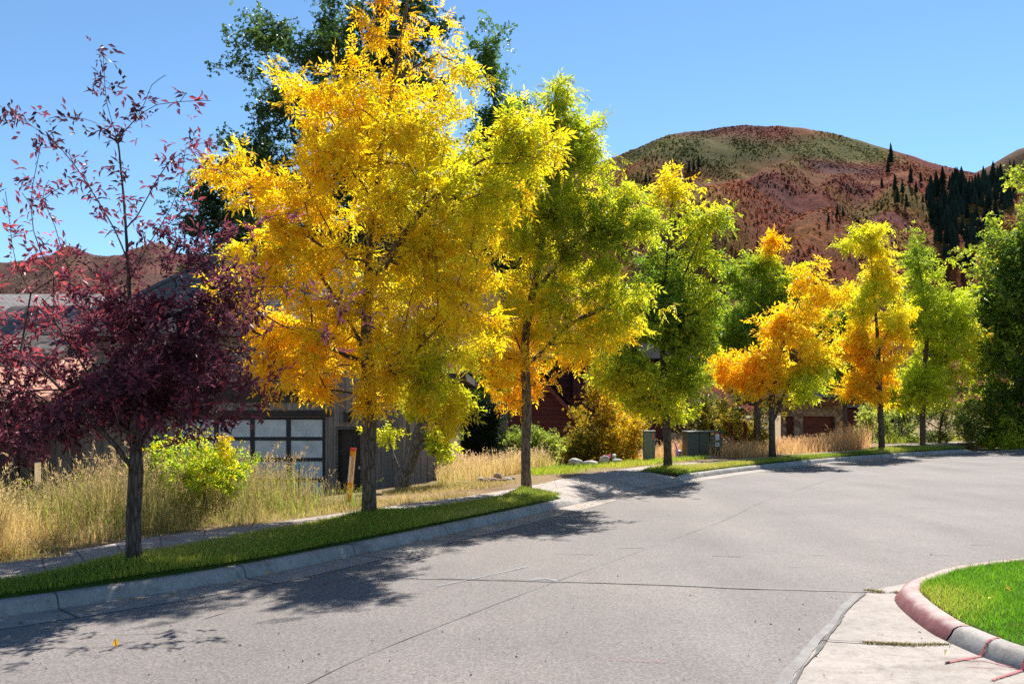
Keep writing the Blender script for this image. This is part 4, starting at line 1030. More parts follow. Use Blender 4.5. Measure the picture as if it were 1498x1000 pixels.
mb = MB().box((wx0-.1, Yw-.45, zw+.003), (wx1+.45, Yw+8.3, zw+.2)); mb.build("wing_roof", M["beam"], hb)
# main hipped roof of cedar shingles
def hip(name, x0, x1, y0, y1, ze, zr, inset, mat, par, ov=.5, th=.14):
    A = np.array([[x0-ov, y0-ov, ze], [x1+ov, y0-ov, ze], [x1+ov, y1+ov, ze], [x0-ov, y1+ov, ze]]); ym = (y0+y1)/2
    r0, r1 = np.array([x0+inset, ym, zr]), np.array([x1-inset, ym, zr]); V = np.vstack([A, r0, r1, A-[0, 0, th]])
    return MB().add(V, [(0, 1, 5, 4), (2, 3, 4, 5), (0, 6, 7, 1), (1, 7, 8, 2), (2, 8, 9, 3), (3, 9, 6, 0), (6, 9, 8, 7)], [(1, 2, 5), (3, 0, 4)]).build(name, mat, par)
M["shingle1"] = mat_shingle("cedar_shingle_rows", (.21, .175, .155), (.125, .105, .095))
hip("roof", X1(128), X1(575), Y1, Y1+9, zt+.003, Z1(364, Y1+4.5), 2.3, M["shingle1"], hb)
# lower left wing: shingle roof, terracotta porch roof on posts
mb = MB(); zlo, zhi = Z1(516, 22.6), Z1(447, 26.6)
mb.prism([(X1(-60), 22.6, zlo), (X1(-60), 26.6, zhi), (X1(-60), 30.4, zlo), (X1(-60), 30.4, zlo-.15), (X1(-60), 22.6, zlo-.15)], (X1(124)-X1(-60), 0, 0))
mb.build("lower_roof", M["shingle"], hb)
mb = MB(); z0, z1 = Z1(579, 20.6), Z1(522, 22.9)
mb.prism([(-15.2, 20.6, z0), (-15.2, 22.95, z1), (-15.2, 22.95, z1-.12), (-15.2, 20.6, z0-.12)], (15.2+X1(116, 22), 0, 0)); mb.build("porch_roof", M["cedar"], hb)
mb = MB()
for u in (-40, 18, 38, 112): mb.box((X1(u, 20.8)-.11, 20.75, GB), (X1(u, 20.8)+.11, 20.97, z0-.125))
mb.box((-15, 20.72, z0-.42), (X1(116, 20.8), 20.745, z0-.13)); mb.build("porch_posts", M["beam"], hb)
MB().box((X1(-80), 23.2, GB), (xL-.003, 23.4, zlo-.155)).build("lower_wall", M["beam"], hb)
# neighbour's pale roof far left
hn = empty("house", (-25, 46, -.9), "neighbouring house with a pale grey roof, at the left edge behind the purple tree", "house")
MB().box((-33, 44, -.9), (-20.2, 54, 5.2)).build("wall", M["sidingh"], hn)
hip("roof", -33, -20.2, 44, 54, 5.2, EYE+(600-430)*49/F, 2.5, M["shinglepale"], hn)

# red house
Y2 = 40.0; k2 = Y2/F
X2 = lambda u, y=Y2: (u-U0)*y/F
Z2 = lambda v, y=Y2: EYE+(V0-v)*y/F
hr = empty("house", (X2(800), Y2, -1), "dark red lap sided house with a steep gable behind the golden bush", "house")
mb = MB(); f = [(X2(700), Y2, -1.1), (X2(862), Y2, -1.1), (X2(862), Y2, Z2(632)), (X2(803), Y2, Z2(562)), (X2(790), Y2, Z2(547)), (X2(700), Y2, Z2(547))]
mb.prism(f[::-1], (0, .25, 0)); mb.build("wall", M["redsiding"], hr)
mb = MB(); a, b = np.array([X2(800), Y2-.35, Z2(559)]), np.array([X2(866), Y2-.35, Z2(636)]); e = np.array([0, 0, .22])
mb.prism([a, b, b+e, a+e], (0, 6, 0)); mb.build("roof", M["shingledark"], hr)
mb = MB(); mb.prism([a-[.1,.02,.18], b-[0,.02,.2], b+[0,-.02,.06], a+[-.1,-.02,.08]], (0, -.06, 0)); mb.build("barge_board", M["trimred"], hr)
mb = MB(); mb.box((X2(783), Y2-.06, Z2(582)), (X2(799), Y2-.003, Z2(565))); wn = mb.build("window", M["trimred"], hr)
MB().box((X2(786), Y2-.075, Z2(580)), (X2(796), Y2-.062, Z2(567))).build("pane", M["glass"], wn)
Yb = 46.5
mb = MB().box((X2(805, Yb), Yb, -1.1), (X2(1012, Yb), Yb+7, Z2(525, Yb))); mb.box((X2(838, Yb-.5), Yb-.5, Z2(582, Yb)), (X2(850, Yb-.5), Yb-.02, Z2(540, Yb))); mb.build("rear_wing", M["redsiding"], hr)
mb = MB().box((X2(852, Yb), Yb-.08, Z2(580, Yb)), (X2(884, Yb), Yb-.003, Z2(548, Yb))); wn = mb.build("window", M["trimred"], hr)
MB().box((X2(855, Yb), Yb-.1, Z2(577, Yb)), (X2(881, Yb), Yb-.083, Z2(551, Yb))).build("pane", M["glass"], wn)
MB().box((X2(978, Yb), Yb-.5, -1.1), (X2(1003, Yb), Yb-.003, Z2(632, Yb))).build("stone_pier", M["stonewall"], hr)
hip("rear_roof", X2(805, Yb), X2(1012, Yb), Yb, Yb+7, Z2(524.8, Yb), Z2(490, Yb), 2.5, M["shingledark"], hr)
mb = MB().box((X2(690), Y2+.3, -1.1), (X2(700), Y2+8, Z2(547))); mb.box((X2(690), Y2+8.01, -1.1), (X2(800), Y2+8.2, Z2(547))); mb.build("side_wall", M["redsiding"], hr)
hip("main_roof", X2(690), X2(790), Y2+.3, Y2+8, Z2(546.5), Z2(510, Y2+4), 1.5, M["shingledark"], hr)

# stone garage house
Y3 = 50.0
X3 = lambda u, y=Y3: (u-U0)*y/F
Z3 = lambda v, y=Y3: EYE+(V0-v)*y/F
hs = empty("house", (X3(1200), Y3, -1.1), "stone fronted garage with dark red doors behind the tan grass", "house")
mb = MB(); zt3 = Z3(592); zo = Z3(608.6)
mb.box((X3(1146), Y3, -1.2), (X3(1150), Y3+.5, zt3)); mb.box((X3(1162), Y3, -1.2), (X3(1175), Y3+.5, zt3)); mb.box((X3(1222), Y3, -1.2), (X3(1239), Y3+.5, zt3)); mb.box((X3(1150), Y3, zo), (X3(1162), Y3+.5, zt3)); mb.box((X3(1175), Y3, zo), (X3(1222), Y3+.5, zt3))
mb.box((X3(1239)-.4, Y3+.505, -1.2), (X3(1239), Y3+7, zt3)); mb.build("wall", M["stonewall"], hs)
for a, b in ((1150, 1162), (1175, 1222)):
    d0 = MB()
    for j in range(4):
        z0 = -1.2 + j*(zo+1.2)/4; d0.box((X3(a)+.02, Y3+.3, z0), (X3(b)-.02, Y3+.36, z0+(zo+1.2)/4-.03))
    d0.build("garage_door", M["trimred"], hs)
    MB().box((X3(a)+.01, Y3+.38, -1.2), (X3(b)-.01, Y3+.42, zo)).build("door_backing", M["black"], hs)
mb = MB().box((X3(1146)-.3, Y3-.9, Z3(592)+.003), (X3(1239)+.9, Y3-.8, Z3(582))); mb.box((X3(1239)+.8, Y3-.79, Z3(592)+.003), (X3(1239)+.9, Y3+7.5, Z3(582))); mb.build("fascia", M["trimred"], hs)
hip("roof", X3(1146), X3(1239), Y3, Y3+7, Z3(581.5), Z3(548, Y3+3), 2.2, M["shingledark"], hs, .95, .05)
mb = MB().box((X3(1239)+.005, Y3+2.5, -1.2), (X3(1300), Y3+9, Z3(596))); mb.build("rear_wing", M["redsiding"], hs)
hip("rear_roof", X3(1239)+.005, X3(1300), Y3+2.5, Y3+9, Z3(595.5), Z3(560), 1.5, M["shingledark"], hs, .3, .1)
mb = MB().box((X3(1226.5), Y3-.12, Z3(622)), (X3(1229.5), Y3-.003, Z3(618.5))); mb.build("wall_lamp", M["orange"], hs)

# ------------------------------------------------------------------ street furniture and stones
def rbox(name, a, b, mat, par, bev=.015, yaw=0, piv=None): return MB().box(a, b, yaw, piv).build(name, mat, par, False, bev)
# gas line marker post
b = spot(512, 14.6); zt = at(513, 655, 14.6)[2]
t = empty("marker_post", b, "orange and white utility marker post with red cap in the grass", "marker post")
x, y = b[0]-.02, b[1]; lx = .03
def post(name, z0, z1, w, mat, yy=.018):
    mb = MB(); f = lambda z: (z-b[2])/(zt-b[2])*.075
    mb.prism([(x-w+f(z0), y-yy, z0), (x+w+f(z0), y-yy, z0), (x+w+f(z1), y-yy, z1), (x-w+f(z1), y-yy, z1)], (0, 2*yy, 0)); return mb.build(name, mat, t)
zm = b[2]+(zt-b[2])*.36
post("post", b[2]-.1, zt-.05, .044, M["orange"]); post("cap", zt-.05, zt, .047, M["redcap"], .022)
mb = MB(); f = lambda z: (z-b[2])/(zt-b[2])*.075
for s0, s1 in ((-.04, -.014), (.012, .04)): mb.prism([(x+s0+f(zm), y-.022, zm), (x+s1+f(zm), y-.022, zm), (x+s1+f(zt-.13), y-.022, zt-.13), (x+s0+f(zt-.13), y-.022, zt-.13)], (0, .003, 0))
lab_ = mb.build("sticker", M["white"], t)
mb = MB()
for k in range(9):
    z0 = zm+.10+k*.032; mb.box((x+.017+f(z0), y-.0245, z0), (x+.026+f(z0)+.004*(k % 3), y-.0225, z0+.022))
mb.box((x-.034+f(zt-.11), y-.0245, zt-.125), (x-.018+f(zt-.11), y-.0225, zt-.10)) ; mb.box((x+.014+f(zt-.11), y-.0245, zt-.17), (x+.036+f(zt-.11), y-.0225, zt-.15))
mb.build("lettering", M["redink"], lab_)
# thin stake
b = spot(437, 13.6); t = empty("stake", b, "thin dark green stake standing in the grass left of the orange marker post", "stake")
MB().tube([b-[0,0,.05], b+[0,0,.4], b+[.01,0,.66]], [.011,.011,.009], 6).build("rod", M["greendark"], t)
MB().tube([b+[.01,0,.6], b+[.01,0,.67]], [.014,.014], 8).build("cap", mat_plain("blue_cap", (.05,.25,.32), .5), t)
# telecom pedestal
Yp = 26.6; b = spot(949.5, Yp); t = empty("utility_pedestal", b, "tall narrow pale green telephone pedestal between the driveway and a tree trunk", "pedestal")
zt = at(950, 630, Yp)[2]; w = .17
rbox("body", (b[0]-w, Yp-.13, b[2]-.1), (b[0]+w*.55, Yp+.13, zt-.03), M["green"], t, .02)
rbox("side_panel", (b[0]+w*.55+.004, Yp-.11, b[2]-.1), (b[0]+w, Yp+.12, zt-.03), M["green"], t, .02)
rbox("lid", (b[0]-w-.012, Yp-.145, zt-.028), (b[0]+w+.012, Yp+.145, zt+.012), M["green"], t, .012)
MB().box((b[0]+.09, Yp-.118, zt-.26), (b[0]+.12, Yp-.1105, zt-.06)).build("sticker", M["redcap"], t)
# small junction box with a pink ribbon flag in front
Yj = 27.6; b = spot(993, Yj); t = empty("junction_box", b, "small green lidded box in the grass right of the trunk, by a pink flag", "utility box")
zt = at(993, 659, Yj)[2]
MB().tube([b-[0,0,.1], [b[0], b[1], zt-.03]], [.10, .095], 14).build("body", M["green"], t)
MB().tube([[b[0], b[1], zt-.03], [b[0], b[1], zt]], [.11, .10], 14).build("lid", M["green"], t)
b = spot(990, 26.9); t = empty("marker_flag", b, "pink ribbon flag leaning beside the small green box", "flag")
MB().tube([b, b+[-.03,0,.3], at(987,646,26.9)], [.008,.008,.006], 5).build("stake", M["white"], t)
a0, a1 = at(987,647,26.9), at(991,664,26.9)
mb = MB().prism([a0+[-.015,-.012,0], a0+[.03,-.012,-.02], a1+[.05,-.012,0], a1+[-.01,-.012,0]], (0, -.004, 0)); mb.build("ribbon", M["pink"], t)
# pad transformer
Yt = 28.4; t0 = spot(1031, Yt); t = empty("transformer_cabinet", t0, "big dark green electrical cabinet with white warning stickers", "electrical cabinet")
k = Yt/F; xa, xm, xb = (1006-U0)*k, (1038-U0)*k, (1056.5-U0)*k; zt = at(1030, 631, Yt)[2]; zb = t0[2]
rbox("pad", (xa-.12, Yt-.25, zb-.1), (xb+.25, Yt+1.0, zb+.06), M["kerb"], t, .02)
rbox("body", (xa, Yt+.02, zb+.062), (xm, Yt+.9, zt-.035), M["greendark"], t, .012)
rbox("terminal_cover", (xm+.003, Yt-.06, zb+.16), (xb, Yt+.7, zt-.035), M["greendark"], t, .012)
rbox("sill", (xm+.003, Yt-.0, zb+.062), (xb-.03, Yt+.65, zb+.157), M["greendark"], t, .008)
rbox("lid", (xa-.02, Yt-.08, zt-.033), (xb+.02, Yt+.92, zt+.01), M["greendark"], t, .012)
MB().box(((1023-U0)*k, Yt+.012, zb+.1), ((1024-U0)*k, Yt+.0195, zt-.05)).build("door_seam", M["black"], t)
def sticker(u0, u1, v0, v1, mat, name="sticker"):
    MB().box(((u0-U0)*k, Yt-.067, at(0, v1, Yt)[2]), ((u1-U0)*k, Yt-.0615, at(0, v0, Yt)[2])).build(name, M[mat], t)
sticker(1046, 1051.5, 635, 643, "white"); sticker(1046, 1051.5, 633, 634.8, "redcap"); sticker(1045.5, 1051.5, 647, 652.5, "white"); sticker(1039.5, 1044, 632.6, 635, "orange"); sticker(1054.5, 1056, 634.5, 640, "redcap")
mb = MB()
for q in (637.5, 639.5, 641.2, 648.6, 650.2): mb.box(((1047-U0)*k, Yt-.0735, at(0, q+.5, Yt)[2]), ((1050.4-U0)*k, Yt-.0675, at(0, q-.1, Yt)[2]))
mb.build("lettering", M["ink"], t)
MB().tube([((1042-U0)*k, Yt-.062, at(0, 650.5, Yt)[2]), ((1042-U0)*k, Yt-.09, at(0, 650.5, Yt)[2])], [.012,.012], 8).build("bolt", M["white"], t)
# little pale stub by the boulders
b = spot(898.5, 25.2); t = empty("utility_stub", b, "short pale green plastic stub beside the right end of the boulders", "utility stub")
MB().tube([b-[0,0,.05], [b[0], b[1], at(898,665,25.2)[2]-.02]], [.055,.05], 10).build("tube", mat_plain("pale_green_plastic", (.34,.46,.36), .5), t)
MB().tube([[b[0], b[1], at(898,665,25.2)[2]-.02], [b[0], b[1], at(898,664.5,25.2)[2]]], [.06,.055], 10).build("cap", M["white"], t)
# pink flowers
for u, v, lab in ((884, 668, "pink flower head just above the middle boulders"), (891.5, 667.5, "pink flower head right of the other, next to the pale stub")):
    b = spot(u, 25.4); t = empty("flower", b, lab, "flower", "pink flowers by the boulders"); q = at(u, v-1, 25.4)
    MB().tube([b, q], [.006,.005], 5).build("stem", M["greendark"], t)
    rng = np.random.default_rng(int(u)); n_ = 22
    W, Fa = stamp(template_simple(.05,.035), np.repeat(q[None], n_, 0)+rng.normal(0,.012,(n_,3)), rng.normal(size=(n_,3)), rng.normal(size=(n_,3)), rng.uniform(.7,1.2,n_))
    mesh_obj("petals", W, [Fa], M["straw"], t, np.tile([.75,.12,.35], (len(W), 1)))

def stone(c, sx, sy, sz, seed, mat, label, group, name="boulder", rough=.14):
    rng = np.random.default_rng(seed); n_, m_ = 18, 11
    th = np.linspace(0, 2*math.pi, n_, endpoint=False); ph = np.linspace(-1.5, 1.5, m_)
    d = np.stack([np.outer(np.cos(ph), np.cos(th)), np.outer(np.cos(ph), np.sin(th)), np.outer(np.sin(ph), np.ones(n_))], -1).reshape(-1, 3)
    nz = Noise(seed, 1.6); n2 = Noise(seed+1, 4)
    d = np.sign(d)*np.abs(d)**.85
    V = d*(1+rough*nz(d)+rough*.35*n2(d))[:, None]*np.array([sx, sy, sz]); a = rng.uniform(-.3, .3); V = np.column_stack([V[:, 0]*math.cos(a)-V[:, 1]*math.sin(a), V[:, 0]*math.sin(a)+V[:, 1]*math.cos(a), V[:, 2]+V[:, 0]*rng.uniform(-.15, .15)]) + c
    i = np.arange(m_-1)[:, None]*n_; j = np.arange(n_)[None]; kk = (j+1) % n_
    Q = np.stack([i+j, i+kk, i+n_+kk, i+n_+j], -1).reshape(-1, 4); e = (m_-1)*n_
    T = np.vstack([np.stack([np.full(n_-2, 0), np.arange(2, n_), np.arange(1, n_-1)], 1), np.stack([np.full(n_-2, e), e+np.arange(1, n_-1), e+np.arange(2, n_)], 1)])
    o = mesh_obj(name, V, [Q, T], mat, None, None, True); return tag(o, label, name.replace("_", " "), group)
G1 = "pale boulders in the grass behind the driveway"
for q, (u, v, w, h, lab) in enumerate(((842.5, 680, 19, 10, "largest pale boulder, left end of the row behind the driveway"), (864, 679.5, 21, 6, "long flat boulder, second from the left in the row"), (884, 676, 14, 10, "roundest boulder, just left of the pale green stub"), (902.5, 676, 14, 5.5, "lowest small boulder, right end of the row"))):
    y = 24.3+.25*q; k = y/F; c = at(u, v-h*.35, y); c[2] = max(c[2], gz(c[0], y)+.04)
    stone(c, w*k*.5, w*k*.36, h*k*.6, 300+q, M["rock"], lab, G1)
G2 = "loose stones piled beside the sidewalk"
pile = [(668,703,9,5,"rock"),(680,705,8,4,"rock"),(701,702,10,6,"rock"),(711,705,8,5,"rockred"),(722,706,10,6,"rockred"),(729,701,10,6,"rockred"),(736,706,9,5,"rockred"),(743,703,11,6,"rock"),(748,701,9,5,"rockred"),(655,704,8,4,"rock"),(715,700,7,4,"rock")]
plab = ["flat grey stone left of the stone pile","small grey stone second from the left, short of the pile","broad pale stone at the pile's left end","small reddish stone at the pile's front left","reddish stone low at the pile's front middle","reddish stone on top of the pile","reddish stone at the pile's front right","broad pale stone at the pile's right end","small reddish stone behind the pale right end stone","leftmost grey stone by the house corner grass","little pale stone behind the pile"]
for q, ((u, v, w, h, m_), lab) in enumerate(zip(pile, plab)):
    y = 18.6 + (706-v)*.12; k = y/F; c = at(u, v-1, y); c[2] = gz(c[0], y) + h*k*.35 + (.06 if q == 5 else 0)
    stone(c, w*k*.56, w*k*.4, h*k*.55, 320+q, M[m_], lab, G2, "stone", .22)

# fallen leaves, crumbs and twigs on the paving
def fallen(u, v, z, seed, colr, lab, L=.09, cat="leaf"):
    rng = np.random.default_rng(seed); p = gp(u, v, z); 
    W, Fa = stamp(template_tuft(L, L*.4, 1, seed), (p+[0,0,.012])[None], np.array([[rng.normal(), rng.normal(), .12]]), np.array([[.2,.1,1.]]), np.array([1.0]))
    W[:, 2] = np.maximum(W[:, 2], z+.006)
    o = mesh_obj("fallen_leaf", W, [Fa], M["leaf"], None, np.tile(colr, (len(W), 1))); return tag(o, lab, cat, "fallen leaves on the paving")
fallen(168, 950, 0, 1, (.80,.42,.02), "yellow fallen leaf alone on the road at the lower left")
fallen(1395, 963, .013, 2, (.62,.54,.36), "pale dry leaf on the gutter concrete near the grey kerb", .11)
fallen(1343, 922, .012, 3, (.50,.46,.40), "small pale scrap on the gutter concrete by the red kerb", .06)
fallen(33, 912, 0, 4, (.30,.12,.03), "brown fallen leaf in the shaded gutter at the left edge", .08)
rng = np.random.default_rng(77)
V_, T_ = [], []; nn = 0
P_ = []
for c in range(300):
    u, v = rng.uniform(-20, 1500), 660+ (1000-660)*rng.random()**.7; p = gp(u, v)
    d = polydist(p[None], KC)[0]
    if d > -.5 or polydist(p[None], IC)[0] < .3: continue
    P_.append(p)
for (u, v) in ((1290,950),(1305,990),(1205,991),(1389,949),(1412,966),(1290,931),(1348,936),(1300,863),(1310,869),(1316,871)): P_.append(gp(u, v)+[0,0,.012])
for p in P_:
    s = .004+.007*rng.random()**2; a = rng.uniform(0, 6.28, 4)
    q = np.array([[s*math.cos(x_), s*math.sin(x_)*.7, 0] for x_ in np.sort(a)]); top = np.array([[0, 0, s*.9]])
    V_.append(np.vstack([q, top])+p+[0,0,.003]); T_ += [[nn+i, nn+(i+1) % 4, nn+4] for i in range(4)]; nn += 5
tag(mesh_obj("debris", np.vstack(V_), [np.array(T_)], M["beam"]), "specks of grit and bark scattered over the road", kind="stuff")
# dry moss in the gutter joints
rng = np.random.default_rng(78); A = []
for (u0, v0, u1, v1, c) in ((1262,942,1340,946,420),(1345,946,1388,944.5,150),(1266,865,1290,868,260),(1308,868,1322,871,160)):
    s = rng.random(c)[:, None]; A.append(gp(u0, v0)*(1-s)+gp(u1, v1)*s + np.column_stack([rng.normal(0, .02, c), rng.normal(0, .011, c), np.full(c, .012)]))
A = np.vstack(A)
blades("weeds", A[:, :2], A[:, 2], rng.uniform(.008, .028, len(A)), np.full(len(A), .006), rng, np.clip(palette(rng.random(len(A)), [(0, (.16,.11,.04)), (.5, (.28,.22,.08)), (1, (.22,.20,.04))]), 0, 1), "straw", 1.2, 2, label="dry weeds growing in the gutter joints")
# leaf litter over the lawn and verge
rng = np.random.default_rng(79)
gl = np.vstack([offset(KC[20:iA], -.05)[:, :2], offset(KC[20:iA], -.40)[::-1, :2]]); XY = np.vstack([scatter(lp, 120, rng), scatter(VA, 110, rng), scatter(gl, 300, rng)]); zz = np.concatenate([ld(XY[:120])+.045, vzz(XY[120:230])+.04, np.full(300, .014)])
cc = palette(rng.random(530), [(0, (.75,.35,.02)), (.5, (.62,.5,.2)), (1, (.22,.09,.04))])
W, Fa = stamp(template_simple(.04, .022), np.column_stack([XY, zz]), np.column_stack([rng.normal(size=(530, 2)), rng.normal(0, .3, 530)]), np.column_stack([rng.normal(0, .3, (530, 2)), np.ones(530)]), rng.uniform(.6, 1.4, 530))
tag(mesh_obj("leaf_litter", W, [Fa], M["leaf"], None, np.repeat(cc, 4, 0)), "small fallen leaves scattered over the mown grass and in the gutter", kind="stuff")

# ------------------------------------------------------------------ the hills
YR = 1100.0
sky_pts = [(-2400,470),(-900,425),(-300,398),(0,385),(100,373),(200,378),(320,368),(450,345),(620,300),(800,258),(890,240),(930,217),(1000,197),(1060,189),(1140,184),(1210,190),(1290,206),(1350,226),(1420,253),(1500,275),(1700,300),(2600,420)]
sx = np.array([(u-U0)*YR/F for u, v in sky_pts]); sz = np.array([EYE+(V0-v)*YR/F for u, v in sky_pts])
def spline_y(x):
    xx = np.linspace(sx[0], sx[-1], 700); yy = np.interp(xx, sx, sz); k = np.exp(-np.linspace(-2, 2, 15)**2); k /= k.sum()
    yy = np.convolve(np.pad(yy, 7, 'edge'), k, 'valid'); return np.interp(x, xx, yy)
SPURS = [([(1172,216,0),(1150,234,22),(1112,252,44),(1074,272,58),(1028,304,64),(985,350,52),(940,400,16),(915,430,0)], 1.5, .5),
         ([(1150,280,0),(1127,303,16),(1090,337,26),(1045,378,28),(1005,425,16),(980,455,0)], .8, .9),
         ([(1250,236,0),(1204,280,20),(1219,318,42),(1190,350,54),(1155,382,54),(1110,430,16),(1090,455,0)], 1.45, .5),
         ([(985,205,0),(945,236,26),(900,262,34),(840,310,24),(800,340,0)], .9, .6),
         ([(1330,228,0),(1312,275,20),(1285,330,34),(1255,385,34),(1225,430,10)], 1.1, .6),
         ([(1400,262,0),(1385,300,14),(1350,370,34),(1330,420,14)], 1.1, .7),
         ([(120,378,0),(70,402,20),(0,430,18),(-60,452,0)], .8, .6), ([(250,378,0),(200,402,20),(130,440,18),(80,455,0)], .8, .6)]
hn0 = Noise(60, .007, 18, 2)
def base_z(x, y): t = np.clip((y-400)/(YR-400), 0, 1); return spline_y(x)*t**1.2
SP = []
for pts, l_, r_ in SPURS:
    Q = []
    for u, v, h in pts:
        ys_ = np.arange(1120, 420, -2.); d = EYE+(V0-v)*ys_/F - base_z((u-U0)*ys_/F, ys_); k = np.where(d >= h)[0]
        ok = np.where((d[:-1] < h) & (d[1:] >= h))[0]; y = ys_[ok[0]+1] if len(ok) else ys_[k[0]] if len(k) else 600.
        Q.append(at(u, v, y))
    C = crom(Q, 10); SP.append((C, l_, r_))
hn1, hn2, hn3 = Noise(61, .012, 18, 2), Noise(62, .04, 18, 2), Noise(63, .13, 18, 2)
def hill_z(P):
    x, y = P[:, 0], P[:, 1]; t = np.clip((y-400)/(YR-400), 0, 1)
    z = base_z(x, y) - 4*(1-t)
    for C, l_, r_ in SP:
        for s in range(0, len(P), 6000):
            q = P[s:s+6000]; d = q[:, None, :2]-C[None, :, :2]; dd = (d**2).sum(2); j = dd.argmin(1); D = np.sqrt(dd[np.arange(len(j)), j])
            tg = np.gradient(C[:, :2], axis=0)[j]; v = d[np.arange(len(j)), j]; sg = (tg[:, 0]*v[:, 1]-tg[:, 1]*v[:, 0])/(np.linalg.norm(tg, axis=1)*D+1e-6); m_ = .5+.5*np.clip(sg*1.6, -1, 1)
            D2 = np.sqrt(D*D+16)-4
            h = C[j, 2] - (r_+(l_-r_)*m_)*D2*(.75+.25*np.clip(D2/60, 0, 1))
            zz = z[s:s+6000]; k = 8.0; z[s:s+6000] = np.maximum(zz, h) + k*np.exp(-np.abs(zz-h)/k*1.2)*.2*(h > zz-40)
    amp = np.clip(t*2, .1, 1)*np.clip((YR+60-y)/160, .12, 1)
    z = z + amp*(7*hn1(P[:, :2]) + 3.2*hn2(P[:, :2]) + .9*hn3(P[:, :2]))
    back = np.clip((y-YR)/1000, 0, 1); return z*(1-back**1.3)
hx = np.concatenate([np.linspace(-2000, -900, 30, endpoint=False), np.linspace(-900, 900, 300, endpoint=False), np.linspace(900, 2000, 30)])
hy = np.concatenate([np.linspace(390, 1130, 170, endpoint=False), np.linspace(1130, 2100, 24)])
HX, HY = np.meshgrid(hx, hy); HP = np.stack([HX.ravel(), HY.ravel()], 1); HZ = hill_z(HP)-1.5
def hillcol(P, Z, rng=None):
    """vegetation by place: crimson and rust scrub, olive near the crest, straw on the ridges"""
    u = U0+F*P[:, 0]/P[:, 1]; v = V0-F*(Z-EYE)/P[:, 1]; n1, n2 = Noise(71, .010, 16, 2)(P[:, :2]), Noise(72, .03, 16, 2)(P[:, :2])
    c = palette(.5+.16*n1+.14*n2, [(0, (.085,.026,.026)), (.3, (.17,.040,.026)), (.55, (.22,.068,.026)), (.8, (.27,.115,.028)), (1, (.14,.125,.035))])
    ol = np.clip(np.exp(-((u-1010)/130)**2-((v-222)/26)**2)*1.3 + 1.2*np.exp(-((u-1230)/85)**2-((v-220)/18)**2) + .45*np.exp(-((u-1290)/50)**2-((v-330)/22)**2) + .2*n2, 0, 1)*.8
    c = c*(1-ol[:, None]) + np.array([.09,.125,.028])*ol[:, None]
    br = np.clip(np.exp(-((P[:, 0]+550)/420)**2), 0, 1)[:, None]*.8; c = c*(1-br) + np.array([.15,.10,.085])*br
    return c
hill = mesh_obj("hillside", np.column_stack([HP, HZ]), [(lambda I, n: np.stack([I, I+1, I+n+1, I+n], 1))((np.arange(len(hy)-1)[:, None]*len(hx)+np.arange(len(hx)-1)[None]).ravel(), len(hx))], M["hill"], None, hillcol(HP, HZ)*np.array([.78,.76,.80]), True)
tag(hill, "steep hill covered in red autumn scrub", kind="structure")
# farther ridge on the right
fx = np.linspace(300, 2600, 90); fy = np.linspace(1250, 2300, 40); FX, FY = np.meshgrid(fx, fy); FP = np.stack([FX.ravel(), FY.ravel()], 1)
fs_ = np.interp(FP[:, 0], [(u-U0)*1700/F for u in (1100,1350,1420,1450,1498,1560,1700,2400)], [EYE+(600-v)*1700/F for v in (420,285,254,238,216,190,170,200)])
tt = 1-np.abs(FP[:, 1]-1700)/ (np.where(FP[:, 1] < 1700, 460, 640)); FZ = fs_*np.clip(tt, 0, 1)**.8 + 5*hn1(FP)+2*hn2(FP)
rid = mesh_obj("far_ridge", np.column_stack([FP, FZ]), [(lambda I, n: np.stack([I, I+1, I+n+1, I+n], 1))((np.arange(len(fy)-1)[:, None]*len(fx)+np.arange(len(fx)-1)[None]).ravel(), len(fx))], M["hill"], None, palette(.5+.2*Noise(81, .012, 16, 2)(FP), [(0, (.10,.07,.03)), (.5, (.12,.055,.028)), (1, (.07,.065,.028))])*.8, True)
tag(rid, "farther brown ridge beyond the hill's saddle", kind="structure")

def on_hill(u, v):
    """where the sight line through a point of the skyline picture meets the hill"""
    out = []
    ys_ = np.arange(420, 1140, 4.)
    for a, b in zip(u, v):
        P = np.column_stack([(a-U0)*ys_/F, ys_]); h = hill_z(P); r = EYE+(V0-b)*ys_/F; k = np.where(h >= r)[0]
        if len(k): out.append([P[k[0], 0], P[k[0], 1], h[k[0]]])
    return np.array(out).reshape(-1, 3)
# scrub: thousands of rough little mounds, one mass
rng = np.random.default_rng(91)
ico = np.array([[0,0,1],[.894,0,.447],[.276,.851,.447],[-.724,.526,.447],[-.724,-.526,.447],[.276,-.851,.447],[.724,.526,-.3],[-.276,.851,-.3],[-.894,0,-.3],[-.276,-.851,-.3],[.724,-.526,-.3]])
icf = np.array([[0,1,2],[0,2,3],[0,3,4],[0,4,5],[0,5,1],[1,6,2],[2,7,3],[3,8,4],[4,9,5],[5,10,1],[6,7,2],[7,8,3],[8,9,4],[9,10,5],[10,6,1]])
NSH = 110000
yq = 470+ (1125-470)*rng.random(NSH)**.8; uq = np.where(rng.random(NSH) < .8, rng.uniform(840, 1520, NSH), rng.uniform(-40, 330, NSH)); XYs = np.column_stack([(uq-U0)*yq/F, yq])
kp = Noise(93, .05, 16, 2)(XYs) + .5*Noise(94, .016, 16, 2)(XYs) + .7*rng.normal(size=NSH) > -.45; XYs = XYs[kp]; Zs = hill_z(XYs)-1.7
s = rng.uniform(.45, 1.05, len(XYs))*(.6+.4*rng.random(len(XYs))); jit = 1+.28*rng.normal(size=(len(XYs), len(ico), 1))
W = (ico[None]*jit*np.array([1.25,1.25,.75])*s[:, None, None] + np.column_stack([XYs, Zs+s*.25])[:, None]).reshape(-1, 3)
